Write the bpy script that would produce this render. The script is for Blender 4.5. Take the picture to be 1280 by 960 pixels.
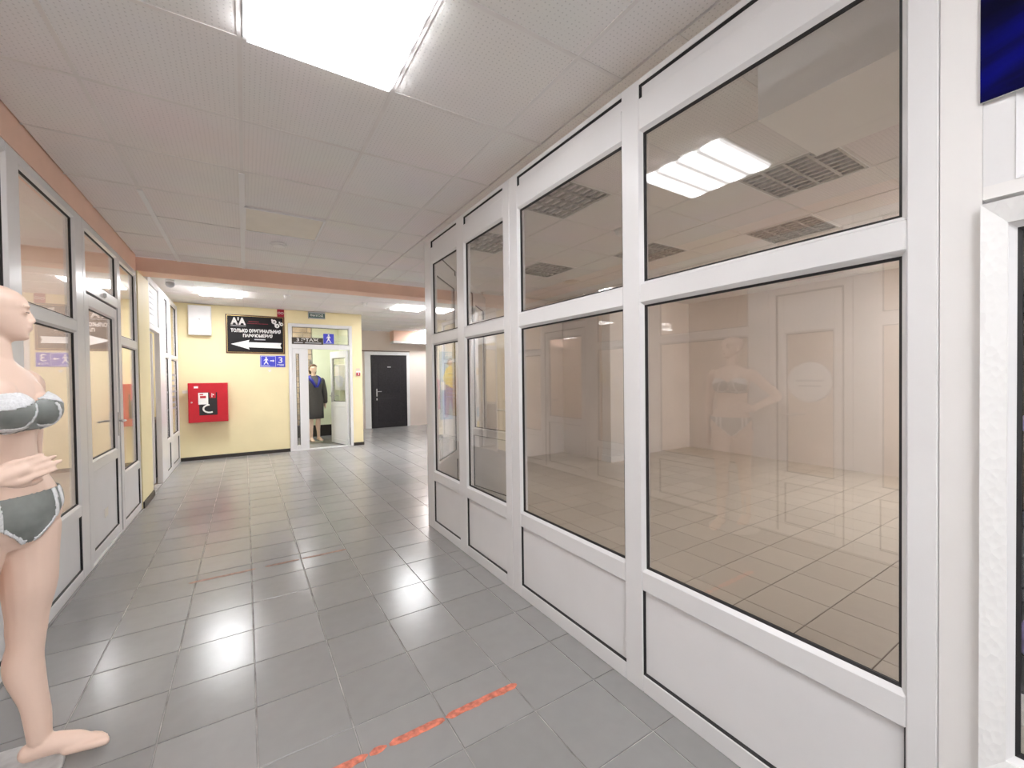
import bpy, bmesh, math, random
from mathutils import Vector, Matrix
random.seed(7)
for o in list(bpy.data.objects): bpy.data.objects.remove(o, do_unlink=True)
S = bpy.context.scene
COL = S.collection
R = math.radians

# ------------------------------------------------------------------ camera, world, exposure
EYE = 1.40
yaw, pitch, roll = R(32.39), R(-0.865), R(-0.742)
fw = Vector((math.sin(yaw)*math.cos(pitch), math.cos(yaw)*math.cos(pitch), math.sin(pitch)))
rt = Vector((math.cos(yaw), -math.sin(yaw), 0)); up = rt.cross(fw)
rt2 = rt*math.cos(roll)+up*math.sin(roll); up2 = -rt*math.sin(roll)+up*math.cos(roll)
cam = bpy.data.cameras.new('camera'); cam.sensor_width = 36; cam.lens = 525.4/1280*36
cam.clip_start = .02
camo = bpy.data.objects.new('camera', cam); COL.objects.link(camo)
M = Matrix((rt2, up2, -fw)).transposed().to_4x4(); M.translation = (0, 0, EYE)
camo.matrix_world = M
S.camera = camo
W = bpy.data.worlds.new('world'); S.world = W; W.use_nodes = True
W.node_tree.nodes['Background'].inputs[0].default_value = (.9, .92, 1, 1)
W.node_tree.nodes['Background'].inputs[1].default_value = .3
vs = S.view_settings
vs.view_transform = 'Standard'; vs.look = 'None'; vs.gamma = 1; vs.use_curve_mapping = False
vs.exposure = 1.56
LAMP = 11.0           # radiance of the lit fluorescent ceiling panels
try:
    S.cycles.transparent_max_bounces = 32; S.cycles.max_bounces = 12; S.cycles.glossy_bounces = 6; S.cycles.diffuse_bounces = 6
except Exception: pass

# ------------------------------------------------------------------ materials
MATS = {}
def nodes(name):
    m = bpy.data.materials.new(name); m.use_nodes = True
    nt = m.node_tree; b = nt.nodes['Principled BSDF']; MATS[name] = m
    return m, nt, b
def N(nt, t, **k):
    n = nt.nodes.new(t)
    for a, v in k.items(): setattr(n, a, v)
    return n
def mat(name, col, rough=.5, var=.04, scale=6, metal=0, bump=0, bscale=60, spec=.5, coat=0):
    """principled with a faint procedural mottling and optional fine relief"""
    m, nt, b = nodes(name)
    geo = N(nt, 'ShaderNodeNewGeometry')
    no = N(nt, 'ShaderNodeTexNoise'); no.inputs['Scale'].default_value = scale; no.inputs['Detail'].default_value = 4
    nt.links.new(geo.outputs['Position'], no.inputs['Vector'])
    r = N(nt, 'ShaderNodeValToRGB')
    c = Vector(col)
    r.color_ramp.elements[0].position = .3; r.color_ramp.elements[1].position = .7
    r.color_ramp.elements[0].color = (*(c*(1-var)), 1); r.color_ramp.elements[1].color = (*[min(1, x*(1+var)) for x in col], 1)
    nt.links.new(no.outputs['Fac'], r.inputs[0]); nt.links.new(r.outputs[0], b.inputs['Base Color'])
    b.inputs['Roughness'].default_value = rough; b.inputs['Metallic'].default_value = metal
    b.inputs['Specular IOR Level'].default_value = spec; b.inputs['Coat Weight'].default_value = coat
    if bump:
        n2 = N(nt, 'ShaderNodeTexNoise'); n2.inputs['Scale'].default_value = bscale; n2.inputs['Detail'].default_value = 3
        nt.links.new(geo.outputs['Position'], n2.inputs['Vector'])
        bp = N(nt, 'ShaderNodeBump'); bp.inputs['Strength'].default_value = bump; bp.inputs['Distance'].default_value = .004
        nt.links.new(n2.outputs['Fac'], bp.inputs['Height']); nt.links.new(bp.outputs[0], b.inputs['Normal'])
    return m
mat('pvc', (.76, .757, .76), .28, .015, 3)
mat('pvc_panel', (.77, .765, .77), .38, .02, 4)
mat('gasket', (.012, .011, .012), .6)
mat('yellow', (.86, .76, .47), .6, .03, 2, bump=.15, bscale=90)
mat('peach', (.88, .60, .47), .6, .04, 3)
mat('pinkwhite', (.80, .70, .63), .6, .03, 2, bump=.1)
mat('shopwall', (.80, .735, .685), .55, .03, 2, bump=.1)
mat('white_wall', (.80, .785, .77), .5, .02, 2)
mat('leftwall', (.84, .73, .64), .6, .04, 2)
mat('greenwall', (.74, .78, .62), .6, .03, 3)
mat('dark', (.02, .02, .022), .4)
mat('blackdoor', (.022, .02, .024), .38, .3, 30, bump=.2, bscale=120)
mat('blackbase', (.03, .025, .022), .35)
mat('metal', (.62, .62, .63), .3, .05, 20, metal=1)
mat('alu', (.52, .51, .49), .38, .2, 30, metal=.5)
mat('brass', (.7, .6, .45), .3, .05, 20, metal=1)
mat('red', (.52, .012, .025), .35, .05, 8)
mat('darkred', (.35, .01, .03), .4)
mat('blue', (.06, .07, .55), .4, .05, 10)
mat('white', (.86, .86, .86), .5, .02)
mat('paper', (.84, .83, .80), .7, .03, 20)
mat('signblack', (.012, .010, .012), .5, spec=.2)
mat('signbrown', (.09, .03, .02), .4)
mat('plaque', (.06, .05, .04), .5)
mat('exitgreen', (.03, .10, .08), .4)
mat('skin', (.88, .66, .54), .42, .03, 4)
mat('satin', (.23, .25, .24), .38, .3, 9)
mat('lace', (.80, .82, .84), .7, .12, 140, bump=.5, bscale=300)
mat('darkpaint', (.16, .10, .075), .6)
mat('baseplate', (.55, .55, .55), .3, .1, 30)
mat('coat', (.10, .095, .098), .85, .5, 160, bump=.4, bscale=220)
mat('hair', (.12, .065, .03), .6, .4, 60)
mat('bluescarf', (.02, .025, .30), .6)
mat('grout', (.40, .38, .365), .8, .55, 7)
mat('groutbeige', (.16, .13, .10), .8, .3, 9)
mat('lilac', (.40, .32, .75), .6, .3, 30)
mat('cream', (.82, .78, .70), .5, .03)
mat('tape', (.66, .20, .13), .7, .35, 40)
mat('tapefaint', (.30, .17, .14), .6, .3, 30)
mat('gold', (.75, .55, .2), .35, .1, 20, metal=.6)
mat('greytext', (.45, .45, .47), .6)
mat('posterblue', (.30, .47, .62), .5, .25, 3)
mat('posteryellow', (.85, .68, .12), .5, .1, 5)
mat('posterpurple', (.26, .20, .42), .5, .2, 6)
mat('posterskin', (.72, .45, .32), .5, .1, 6)
mat('tube', (.85, .85, .82), .3)

def glass(name, tint, ior, refl=1.0):
    m, nt, b = nodes(name); nt.nodes.remove(b)
    out = nt.nodes['Material Output']
    geo = N(nt, 'ShaderNodeNewGeometry')
    mr = N(nt, 'ShaderNodeMapRange'); mr.inputs['To Min'].default_value = ior; mr.inputs['To Max'].default_value = 1/ior
    nt.links.new(geo.outputs['Backfacing'], mr.inputs['Value'])     # both faces of a pane reflect like air to glass
    fr = N(nt, 'ShaderNodeFresnel'); nt.links.new(mr.outputs[0], fr.inputs['IOR'])
    t = N(nt, 'ShaderNodeBsdfTransparent'); t.inputs[0].default_value = (*tint, 1)
    g = N(nt, 'ShaderNodeBsdfGlossy'); g.inputs['Roughness'].default_value = .0
    g.inputs['Color'].default_value = (refl, refl, refl, 1)
    mx = N(nt, 'ShaderNodeMixShader')
    nt.links.new(fr.outputs[0], mx.inputs[0]); nt.links.new(t.outputs[0], mx.inputs[1]); nt.links.new(g.outputs[0], mx.inputs[2])
    nt.links.new(mx.outputs[0], out.inputs['Surface'])
    return m
glass('glass', (.97, .965, .955), 1.80)
glass('glass_left', (.96, .94, .92), 1.62)

def tile_mat(name, c0, c1, px, py, ox, oy, rough, spec=.5):
    m, nt, b = nodes(name)
    geo = N(nt, 'ShaderNodeNewGeometry')
    sub = N(nt, 'ShaderNodeVectorMath', operation='SUBTRACT'); sub.inputs[1].default_value = (ox, oy, 0)
    div = N(nt, 'ShaderNodeVectorMath', operation='DIVIDE'); div.inputs[1].default_value = (px, py, 100)
    fl = N(nt, 'ShaderNodeVectorMath', operation='FLOOR')
    nt.links.new(geo.outputs['Position'], sub.inputs[0]); nt.links.new(sub.outputs[0], div.inputs[0]); nt.links.new(div.outputs[0], fl.inputs[0])
    wn = N(nt, 'ShaderNodeTexWhiteNoise'); nt.links.new(fl.outputs[0], wn.inputs['Vector'])
    no = N(nt, 'ShaderNodeTexNoise'); no.inputs['Scale'].default_value = 14; no.inputs['Detail'].default_value = 5
    nt.links.new(geo.outputs['Position'], no.inputs['Vector'])
    ad = N(nt, 'ShaderNodeMath', operation='MULTIPLY_ADD'); ad.inputs[1].default_value = .5
    nt.links.new(wn.outputs['Value'], ad.inputs[0])
    hm = N(nt, 'ShaderNodeMath', operation='MULTIPLY'); hm.inputs[1].default_value = .5
    nt.links.new(no.outputs['Fac'], hm.inputs[0]); nt.links.new(hm.outputs[0], ad.inputs[2])
    r = N(nt, 'ShaderNodeValToRGB')
    r.color_ramp.elements[0].color = (*c0, 1); r.color_ramp.elements[1].color = (*c1, 1)
    nt.links.new(ad.outputs[0], r.inputs[0]); nt.links.new(r.outputs[0], b.inputs['Base Color'])
    b.inputs['Roughness'].default_value = rough; b.inputs['Specular IOR Level'].default_value = spec
    n3 = N(nt, 'ShaderNodeTexNoise'); n3.inputs['Scale'].default_value = 3.5
    nt.links.new(geo.outputs['Position'], n3.inputs['Vector'])
    mr = N(nt, 'ShaderNodeMapRange'); mr.inputs['To Min'].default_value = rough-.05; mr.inputs['To Max'].default_value = rough+.06
    nt.links.new(n3.outputs['Fac'], mr.inputs['Value']); nt.links.new(mr.outputs[0], b.inputs['Roughness'])
    n2 = N(nt, 'ShaderNodeTexNoise'); n2.inputs['Scale'].default_value = 10
    nt.links.new(geo.outputs['Position'], n2.inputs['Vector'])
    bp = N(nt, 'ShaderNodeBump'); bp.inputs['Strength'].default_value = .05; bp.inputs['Distance'].default_value = .004
    nt.links.new(n2.outputs['Fac'], bp.inputs['Height']); nt.links.new(bp.outputs[0], b.inputs['Normal'])
    return m
TPX, TPY, TOX, TOY = .330, .336, .013, 1.094
tile_mat('tile_grey', (.275, .27, .268), (.36, .354, .35), TPX, TPY, TOX, TOY, .21)
tile_mat('tile_beige', (.50, .44, .36), (.64, .57, .475), TPX, TPY, 2.6, TOY, .34)

def ceiling_mat(name, col):
    m, nt, b = nodes(name)
    geo = N(nt, 'ShaderNodeNewGeometry')
    sc = N(nt, 'ShaderNodeVectorMath', operation='SCALE'); sc.inputs['Scale'].default_value = 1/.021
    nt.links.new(geo.outputs['Position'], sc.inputs[0])
    vo = N(nt, 'ShaderNodeTexVoronoi'); vo.inputs['Randomness'].default_value = .15; vo.inputs['Scale'].default_value = 1
    nt.links.new(sc.outputs[0], vo.inputs['Vector'])
    r = N(nt, 'ShaderNodeValToRGB'); r.color_ramp.elements[0].position = .10; r.color_ramp.elements[1].position = .2
    r.color_ramp.elements[0].color = (*[c*.78 for c in col], 1); r.color_ramp.elements[1].color = (*col, 1)
    nt.links.new(vo.outputs['Distance'], r.inputs[0])
    no = N(nt, 'ShaderNodeTexNoise'); no.inputs['Scale'].default_value = 1.5
    nt.links.new(geo.outputs['Position'], no.inputs['Vector'])
    mx = N(nt, 'ShaderNodeMix', data_type='RGBA', blend_type='MULTIPLY'); mx.inputs['Factor'].default_value = .12
    nt.links.new(r.outputs[0], mx.inputs['A']); nt.links.new(no.outputs['Color'], mx.inputs['B'])
    nt.links.new(mx.outputs['Result'], b.inputs['Base Color'])
    b.inputs['Roughness'].default_value = .8
    return m
ceiling_mat('ceiltile', (.90, .875, .86))
mat('gridbar', (.80, .775, .76), .6)

def lamp_mat(name, strength, pitch=.15, band=.6):
    """prismatic diffuser lit by four tubes lying along x"""
    m, nt, b = nodes(name)
    tc = N(nt, 'ShaderNodeTexCoord'); sp = N(nt, 'ShaderNodeSeparateXYZ'); nt.links.new(tc.outputs['Object'], sp.inputs[0])
    a = N(nt, 'ShaderNodeMath', operation='MULTIPLY'); a.inputs[1].default_value = 2*math.pi/pitch
    nt.links.new(sp.outputs['Y'], a.inputs[0])
    c = N(nt, 'ShaderNodeMath', operation='COSINE'); nt.links.new(a.outputs[0], c.inputs[0])
    mr = N(nt, 'ShaderNodeMapRange'); mr.inputs['From Min'].default_value = -1; mr.inputs['To Min'].default_value = strength*(1+band); mr.inputs['To Max'].default_value = strength*(1-band)
    nt.links.new(c.outputs[0], mr.inputs['Value'])
    b.inputs['Base Color'].default_value = (.8, .8, .82, 1)
    b.inputs['Emission Color'].default_value = (.97, .975, 1, 1)
    nt.links.new(mr.outputs[0], b.inputs['Emission Strength'])
    return m
lamp_mat('lamp', LAMP); lamp_mat('lamp_corridor', LAMP*.6, band=.88); lamp_mat('lamp_shop_fill', LAMP*.6); lamp_mat('lamp_left_fill', LAMP*.6); lamp_mat('lamp_strong', LAMP*1.35)

def poster_mat():
    m, nt, b = nodes('bluepicture')
    geo = N(nt, 'ShaderNodeNewGeometry')
    mp = N(nt, 'ShaderNodeMapping'); mp.inputs['Rotation'].default_value = (.55, 0, 0); mp.inputs['Scale'].default_value = (1, .6, 3.6)
    mp.inputs['Location'].default_value = (0, 0, .35)
    nt.links.new(geo.outputs['Position'], mp.inputs[0])
    no = N(nt, 'ShaderNodeTexNoise'); no.inputs['Scale'].default_value = 1.6; no.inputs['Detail'].default_value = 6; no.inputs['Distortion'].default_value = .6
    nt.links.new(mp.outputs[0], no.inputs['Vector'])
    r = N(nt, 'ShaderNodeValToRGB'); e = r.color_ramp.elements
    e[0].position = .36; e[0].color = (.0003, .0003, .004, 1); e[1].position = .78; e[1].color = (.2, .3, .95, 1)
    for p, c in ((.48, (.001, .001, .04, 1)), (.57, (.001, .003, .22, 1)), (.66, (.003, .015, .36, 1))):
        x = e.new(p); x.color = c
    nt.links.new(no.outputs['Fac'], r.inputs[0]); nt.links.new(r.outputs[0], b.inputs['Base Color'])
    b.inputs['Roughness'].default_value = .4; b.inputs['Specular IOR Level'].default_value = .12
poster_mat()

def stripes_mat(name, c0, c1, scale, axis=2):
    m, nt, b = nodes(name)
    geo = N(nt, 'ShaderNodeNewGeometry')
    w = N(nt, 'ShaderNodeTexWave', wave_type='BANDS', bands_direction='XYZ'[axis]); w.inputs['Scale'].default_value = scale; w.inputs['Distortion'].default_value = 1.5
    nt.links.new(geo.outputs['Position'], w.inputs['Vector'])
    r = N(nt, 'ShaderNodeValToRGB'); r.color_ramp.elements[0].color = (*c0, 1); r.color_ramp.elements[1].color = (*c1, 1)
    nt.links.new(w.outputs['Fac'], r.inputs[0]); nt.links.new(r.outputs[0], b.inputs['Base Color']); b.inputs['Roughness'].default_value = .6
def relief_mat():
    """white moulding with an embossed running ornament down the middle"""
    m, nt, b = nodes('relief')
    b.inputs['Base Color'].default_value = (.82, .82, .81, 1); b.inputs['Roughness'].default_value = .4
    geo = N(nt, 'ShaderNodeNewGeometry')
    vo = N(nt, 'ShaderNodeTexVoronoi'); vo.inputs['Scale'].default_value = 55
    mp = N(nt, 'ShaderNodeMapping'); mp.inputs['Scale'].default_value = (1, 1.4, .8); mp.inputs['Rotation'].default_value = (.5, 0, 0)
    nt.links.new(geo.outputs['Position'], mp.inputs[0]); nt.links.new(mp.outputs[0], vo.inputs['Vector'])
    bp = N(nt, 'ShaderNodeBump'); bp.inputs['Strength'].default_value = .25; bp.inputs['Distance'].default_value = .006
    nt.links.new(vo.outputs['Distance'], bp.inputs['Height']); nt.links.new(bp.outputs[0], b.inputs['Normal'])
relief_mat()

# ------------------------------------------------------------------ helpers
def tag(o, label=None, cat=None, group=None, kind=None):
    if label: o['label'] = label
    if cat: o['category'] = cat
    if group: o['group'] = group
    if kind: o['kind'] = kind
    return o
def link(name, me, m=None, parent=None, loc=None, rotz=None):
    o = bpy.data.objects.new(name, me); COL.objects.link(o)
    if m and not me.materials: me.materials.append(MATS[m])
    if parent: o.parent = parent
    if loc: o.location = loc
    if rotz is not None: o.rotation_euler = (0, 0, rotz)
    return o
def empty(name, loc=(0, 0, 0), rotz=0, parent=None):
    o = bpy.data.objects.new(name, None); COL.objects.link(o); o.empty_display_size = .1
    o.location = loc; o.rotation_euler = (0, 0, rotz)
    if parent: o.parent = parent
    return o
def bm_mesh(bm, name, smooth=False):
    bmesh.ops.recalc_face_normals(bm, faces=bm.faces)
    me = bpy.data.meshes.new(name); bm.to_mesh(me); bm.free()
    if smooth:
        for p in me.polygons: p.use_smooth = True
    return me
def add_box(bm, x0, x1, y0, y1, z0, z1, bev=0):
    vs_ = [bm.verts.new(p) for p in ((x0, y0, z0), (x1, y0, z0), (x1, y1, z0), (x0, y1, z0), (x0, y0, z1), (x1, y0, z1), (x1, y1, z1), (x0, y1, z1))]
    fs = [bm.faces.new([vs_[i] for i in f]) for f in ((0, 3, 2, 1), (4, 5, 6, 7), (0, 1, 5, 4), (1, 2, 6, 5), (2, 3, 7, 6), (3, 0, 4, 7))]
    if bev:
        es = list({e for f in fs for e in f.edges})
        bmesh.ops.bevel(bm, geom=es, offset=bev, segments=1, affect='EDGES', profile=.5)
    return vs_
def box(name, m, x0, x1, y0, y1, z0, z1, parent=None, bev=0):
    bm = bmesh.new(); add_box(bm, min(x0, x1), max(x0, x1), min(y0, y1), max(y0, y1), min(z0, z1), max(z0, z1), bev)
    return link(name, bm_mesh(bm, name), m, parent)
def boxes(name, m, lst, parent=None, bev=0):
    bm = bmesh.new()
    for b in lst: add_box(bm, *b, bev)
    return link(name, bm_mesh(bm, name), m, parent)
def add_lathe(bm, prof, seg=24, mtx=None):
    rings = []
    for r, z in prof:
        rings.append([bm.verts.new((r*math.cos(2*math.pi*i/seg), r*math.sin(2*math.pi*i/seg), z)) for i in range(seg)])
    for a, b in zip(rings, rings[1:]):
        for i in range(seg): bm.faces.new((a[i], a[(i+1) % seg], b[(i+1) % seg], b[i]))
    bm.faces.new(rings[0][::-1]); bm.faces.new(rings[-1])
    if mtx: bmesh.ops.transform(bm, matrix=mtx, verts=[v for r in rings for v in r])
def lathe(name, m, prof, parent=None, seg=24, mtx=None, loc=None, smooth=True):
    bm = bmesh.new(); add_lathe(bm, prof, seg, mtx)
    return link(name, bm_mesh(bm, name, smooth), m, parent, loc)
def poly(name, m, pts, y0, y1, parent=None):
    """flat outline given in x,z, thickened from y0 to y1"""
    bm = bmesh.new()
    a = [bm.verts.new((x, y0, z)) for x, z in pts]; b = [bm.verts.new((x, y1, z)) for x, z in pts]
    bm.faces.new(a); bm.faces.new(b[::-1]); n = len(a)
    for i in range(n): bm.faces.new((a[i], b[i], b[(i+1) % n], a[(i+1) % n]))
    return link(name, bm_mesh(bm, name), m, parent)
def add_tube(bm, pts, rad, seg=8):
    rings = []
    for i, p in enumerate(pts):
        p = Vector(p); t = (Vector(pts[min(i+1, len(pts)-1)])-Vector(pts[max(i-1, 0)])).normalized()
        a = t.orthogonal().normalized()
        if rings and abs(t.dot(pa)) < .99: a = (pa-t*pa.dot(t)).normalized()
        pa = a; b = t.cross(a); r = rad[i] if isinstance(rad, (list, tuple)) else rad
        rings.append([bm.verts.new(p+a*r*math.cos(2*math.pi*k/seg)+b*r*math.sin(2*math.pi*k/seg)) for k in range(seg)])
    for a, b in zip(rings, rings[1:]):
        for k in range(seg): bm.faces.new((a[k], a[(k+1) % seg], b[(k+1) % seg], b[k]))
    bm.faces.new(rings[0][::-1]); bm.faces.new(rings[-1])
def tube(name, m, pts, rad, parent=None, seg=8):
    bm = bmesh.new(); add_tube(bm, pts, rad, seg); return link(name, bm_mesh(bm, name, True), m, parent)
def text(name, m, body, parent, x0, x1, z0, z1, y, thick=.001, bold=0):
    """raised lettering in the x,z plane of the parent, facing -y, fitted to the given rectangle"""
    cu = bpy.data.curves.new(name, 'FONT'); cu.body = body; cu.size = 1; cu.offset = bold; cu.align_x = 'CENTER'; cu.resolution_u = 3
    t = bpy.data.objects.new(name, cu); COL.objects.link(t)
    dg = bpy.context.evaluated_depsgraph_get(); me = bpy.data.meshes.new_from_object(t.evaluated_get(dg))
    bpy.data.objects.remove(t, do_unlink=True)
    if not me.vertices: return None
    xs = [v.co.x for v in me.vertices]; ys = [v.co.y for v in me.vertices]
    sx = (x1-x0)/(max(xs)-min(xs)); sy = (z1-z0)/(max(ys)-min(ys)); mx, my = min(xs), min(ys)
    bm = bmesh.new(); bm.from_mesh(me); bpy.data.meshes.remove(me)
    for v in bm.verts: v.co = Vector((x0+(v.co.x-mx)*sx, y, z0+(v.co.y-my)*sy))
    r = bmesh.ops.extrude_face_region(bm, geom=bm.faces[:])
    for v in r['geom']:
        if isinstance(v, bmesh.types.BMVert): v.co.y -= thick
    me = bm_mesh(bm, name); me.materials.clear()
    return link(name, me, m, parent)

# ------------------------------------------------------------------ glazed partitions (local x along, y into the shop, z up)
def ring_mesh(x0, x1, z0, z1, w, ya, yb):
    """rectangular ring, outer edge at depth ya sloping to its inner edge at depth yb"""
    bm = bmesh.new()
    def q(i, y): return [bm.verts.new(p) for p in ((x0+i, y, z0+i), (x1-i, y, z0+i), (x1-i, y, z1-i), (x0+i, y, z1-i))]
    a, b, c, d = q(0, ya), q(w, yb), q(w, yb+.008), q(0, yb+.008)
    for s, t in ((a, b), (b, c), (c, d), (d, a)):
        for i in range(4): bm.faces.new((s[i], s[(i+1) % 4], t[(i+1) % 4], t[i]))
    return bm_mesh(bm, 'ring')
def pane(p, x0, x1, z0, z1, gl='glass', gy=.024):
    link('glazing_bead', ring_mesh(x0, x1, z0, z1, .014, .002, gy-.005), 'pvc', p)
    link('gasket', ring_mesh(x0+.010, x1-.010, z0+.010, z1-.010, .0085, gy-.009, gy-.004), 'gasket', p)
    return box('pane', gl, x0+.012, x1-.012, gy, gy+.006, z0+.012, z1-.012, p)
def infill(p, x0, x1, z0, z1, gy=.016):
    link('gasket', ring_mesh(x0, x1, z0, z1, .006, .004, gy-.003), 'gasket', p)
    return box('infill_panel', 'pvc_panel', x0+.002, x1-.002, gy, gy+.03, z0+.002, z1-.002, p)
def glazed(name, loc, rotz, label, posts, bays, top=2.685, hts=None, depth=.06, gl='glass', top_panel=True):
    """posts: (x0,x1) verticals; bays: (x0,x1) between them"""
    h = dict(b=.078, p=.455, g=.54, t0=1.72, t1=1.80, g2=2.465, f0=2.60, f1=2.66)
    if hts: h.update(hts)
    root = tag(empty(name, loc, rotz), label, kind='structure')
    for a, b in posts: box('mullion', 'pvc', a, b, 0, depth, 0, top, root, .004)
    for a, b in bays:
        rails = [(0, h['b']), (h['p'], h['g']), (h['t0'], h['t1'])]
        rails += [(h['g2'], h['f0']), (h['f1'], top)] if top_panel else [(h['g2'], top)]
        for z0, z1 in rails: box('rail', 'pvc', a, b, .001, depth-.001, z0, z1, root, .003)
        infill(root, a, b, h['b'], h['p'])
        pane(root, a, b, h['g'], h['t0'], gl); pane(root, a, b, h['t1'], h['g2'], gl)
        if top_panel: infill(root, a, b, h['f0'], h['f1'])
    return root
def handle_on(leaf, x, z, y, s=1, m='metal'):
    """lever on a plate"""
    h = box('handle_plate', m, x-.016, x+.016, y-.008, y, z-.11, z+.11, leaf, .003)
    bm = bmesh.new(); add_tube(bm, [(x, y-.006, z+.03), (x, y-.05, z+.03), (x+s*.02, y-.055, z+.03), (x+s*.12, y-.055, z+.03)], .009)
    link('handle', bm_mesh(bm, 'handle', True), m, leaf)
def pvc_leaf(name, loc, rotz, label, w, z1, gz0, gz1, pz0, pz1, hx, hs, gl='glass', st=.085, z0=.012, mid=None):
    root = tag(empty(name, loc, rotz), label, kind='structure')
    box('stile', 'pvc', 0, st, 0, .05, z0, z1, root, .004); box('stile', 'pvc', w-st, w, 0, .05, z0, z1, root, .004)
    for a, b in ((z0, pz0), (pz1, gz0), (gz1, z1)): box('rail', 'pvc', st, w-st, .001, .049, a, b, root, .003)
    infill(root, st, w-st, pz0, pz1); pane(root, st, w-st, gz0, gz1, gl)
    handle_on(root, hx, 1.02, 0, hs)
    bm = bmesh.new(); add_box(bm, hx-.016, hx+.016, .05, .058, .91, 1.13)
    add_tube(bm, [(hx, .056, 1.05), (hx, .10, 1.05), (hx+hs*.02, .105, 1.05), (hx+hs*.12, .105, 1.05)], .009)
    link('handle', bm_mesh(bm, 'handle'), 'metal', root)
    return root

XR, XL = 1.46, -.992
YW, YF = 9.35, 12.30
CZ = 2.79
# right shop: two joined sections, local x = distance from the far corner towards the viewer
K = 3.83
glazed('window_1', (XR, K, 0), R(-90), 'white glazed shop partition section with two narrow bays at the corner',
       [(0, .159), (.712, .844), (1.436, 1.514)], [(.159, .712), (.844, 1.436)])
glazed('window_2', (XR, K, 0), R(-90), 'white glazed shop partition section with two wide bays',
       [(1.518, 1.611), (2.48, 2.579), (3.453, 3.515)], [(1.611, 2.48), (2.579, 3.453)])
# angled return with the shop entrance, running from the corner away from the corridor
RA = R(40)
ex, ey = math.sin(RA), math.cos(RA)
def ret(s, off=0): return (XR+.06+ex*s, K+.0+ey*s, 0)
rr = R(90)-RA
wr = tag(empty('window_3', ret(0), rr), 'white glazed partition slanting from the corner to the shop entrance', kind='structure')
# local x runs away from the corner, outer face towards the hall (+y)
for a, b in ((0, .07), (.93, 1.05), (1.90, 1.98), (2.66, 2.72)): box('mullion', 'pvc', a, b, 0, .06, 0, 2.685, wr, .004)
for z0, z1 in ((0, .078), (.455, .54), (2.465, 2.60), (2.66, 2.685)): box('rail', 'pvc', .07, .93, .001, .059, z0, z1, wr, .003)
infill(wr, .07, .93, .078, .455); infill(wr, .07, .93, 2.60, 2.66); pane(wr, .07, .93, .54, 2.465)
for z0, z1 in ((2.09, 2.17), (2.60, 2.685)): box('rail', 'pvc', 1.05, 1.90, .001, .059, z0, z1, wr, .003)
pane(wr, 1.05, 1.90, 2.17, 2.60)
for z0, z1 in ((0, .078), (.455, .54), (2.465, 2.685)): box('rail', 'pvc', 1.98, 2.66, .001, .059, z0, z1, wr, .003)
infill(wr, 1.98, 2.66, .078, .455); pane(wr, 1.98, 2.66, .54, 2.465)
hx, hy, _ = ret(1.05)
pvc_leaf('door_1', (hx+.09, hy-.05, 0), math.atan2(-.80, .10), 'white glazed entrance door standing open inside the empty shop', .80, 2.07, .80, 1.98, .11, .72, .755, -1)

# left shopfront, local x = world y, local y = into the left shop
LZ = dict(b=.075, p=.46, g=.535, t0=1.765, t1=1.84, g2=2.565)
glazed('window_4', (XL, 0, 0), R(90), 'left shopfront window bays behind the mannequin, mid transom and low white panels',
       [(.34, .42), (1.17, 1.33), (1.95, 2.13), (3.14, 3.285), (4.14, 4.30)], [(.42, 1.17), (2.13, 3.14), (3.285, 4.14)], 2.62, LZ, gl='glass_left', top_panel=False)
def doorway(name, y0, y1, label, hx, hs, xface=XL, gl='glass_left'):
    fr = tag(empty(name, (xface, 0, 0), R(90)), label+' frame with glazed fanlight', kind='structure')
    box('jamb', 'pvc', y0, y0+.055, 0, .06, 0, 2.62, fr, .003); box('jamb', 'pvc', y1-.055, y1, 0, .06, 0, 2.62, fr, .003)
    box('head_rail', 'pvc', y0+.055, y1-.055, .001, .059, 2.095, 2.18, fr, .003); box('head_rail', 'pvc', y0+.055, y1-.055, .001, .059, 2.565, 2.62, fr, .003)
    box('threshold', 'pvc', y0+.055, y1-.055, .001, .059, 0, .02, fr, .003)
    pane(fr, y0+.055, y1-.055, 2.18, 2.565, gl)
    box('seal', 'gasket', y0+.055, y0+.068, .012, .05, .02, 2.095, fr); box('seal', 'gasket', y1-.068, y1-.055, .012, .05, .02, 2.095, fr); box('seal', 'gasket', y0+.068, y1-.068, .012, .05, 2.082, 2.095, fr)
    return fr
f2 = doorway('door_2', 4.305, 5.35, 'left shop door', 0, 0)
lathe('door_sensor', 'white', [(.022, 0), (.024, .006), (.018, .016), (.006, .02)], f2, 20, Matrix.Translation((4.84, 0, 2.137)) @ Matrix.Rotation(R(90), 4, 'X'))
d2 = pvc_leaf('door_3', (XL-.008, 4.375, 0), R(90), 'closed white left shop door with glass over a low panel', .905, 2.08, .79, 1.99, .10, .71, .86, -1, 'glass_left', .075, .022)
box('sticker', 'cream', .42, .52, .0135, .016, .27, .34, d2)
glazed('window_5', (XL, 0, 0), R(90), 'narrow left shopfront bay between the shop door and the yellow pilaster',
       [(5.355, 5.40), (6.085, 6.125)], [(5.40, 6.085)], 2.62, LZ, gl='glass_left', top_panel=False)
f3 = doorway('door_4', 1.333, 1.947, 'left shop side door', 0, 0)
d3 = pvc_leaf('door_5', (XL-.008, 1.403, 0), R(90), 'white left shop side door with a round sticker on its glass', .474, 2.08, .535, 1.76, .10, .45, .43, -1, 'glass_left', .05, .022)
lathe('round_sticker', 'white', [(.168, 0), (.17, .002), (.15, .003)], d3, 40, Matrix.Translation((.237, .020, 1.33)) @ Matrix.Rotation(R(90), 4, 'X'))
box('sticker_lettering', 'greytext', .13, .34, .0155, .0172, 1.335, 1.35, d3); box('sticker_lettering', 'greytext', .15, .32, .0155, .0172, 1.29, 1.305, d3)
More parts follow.
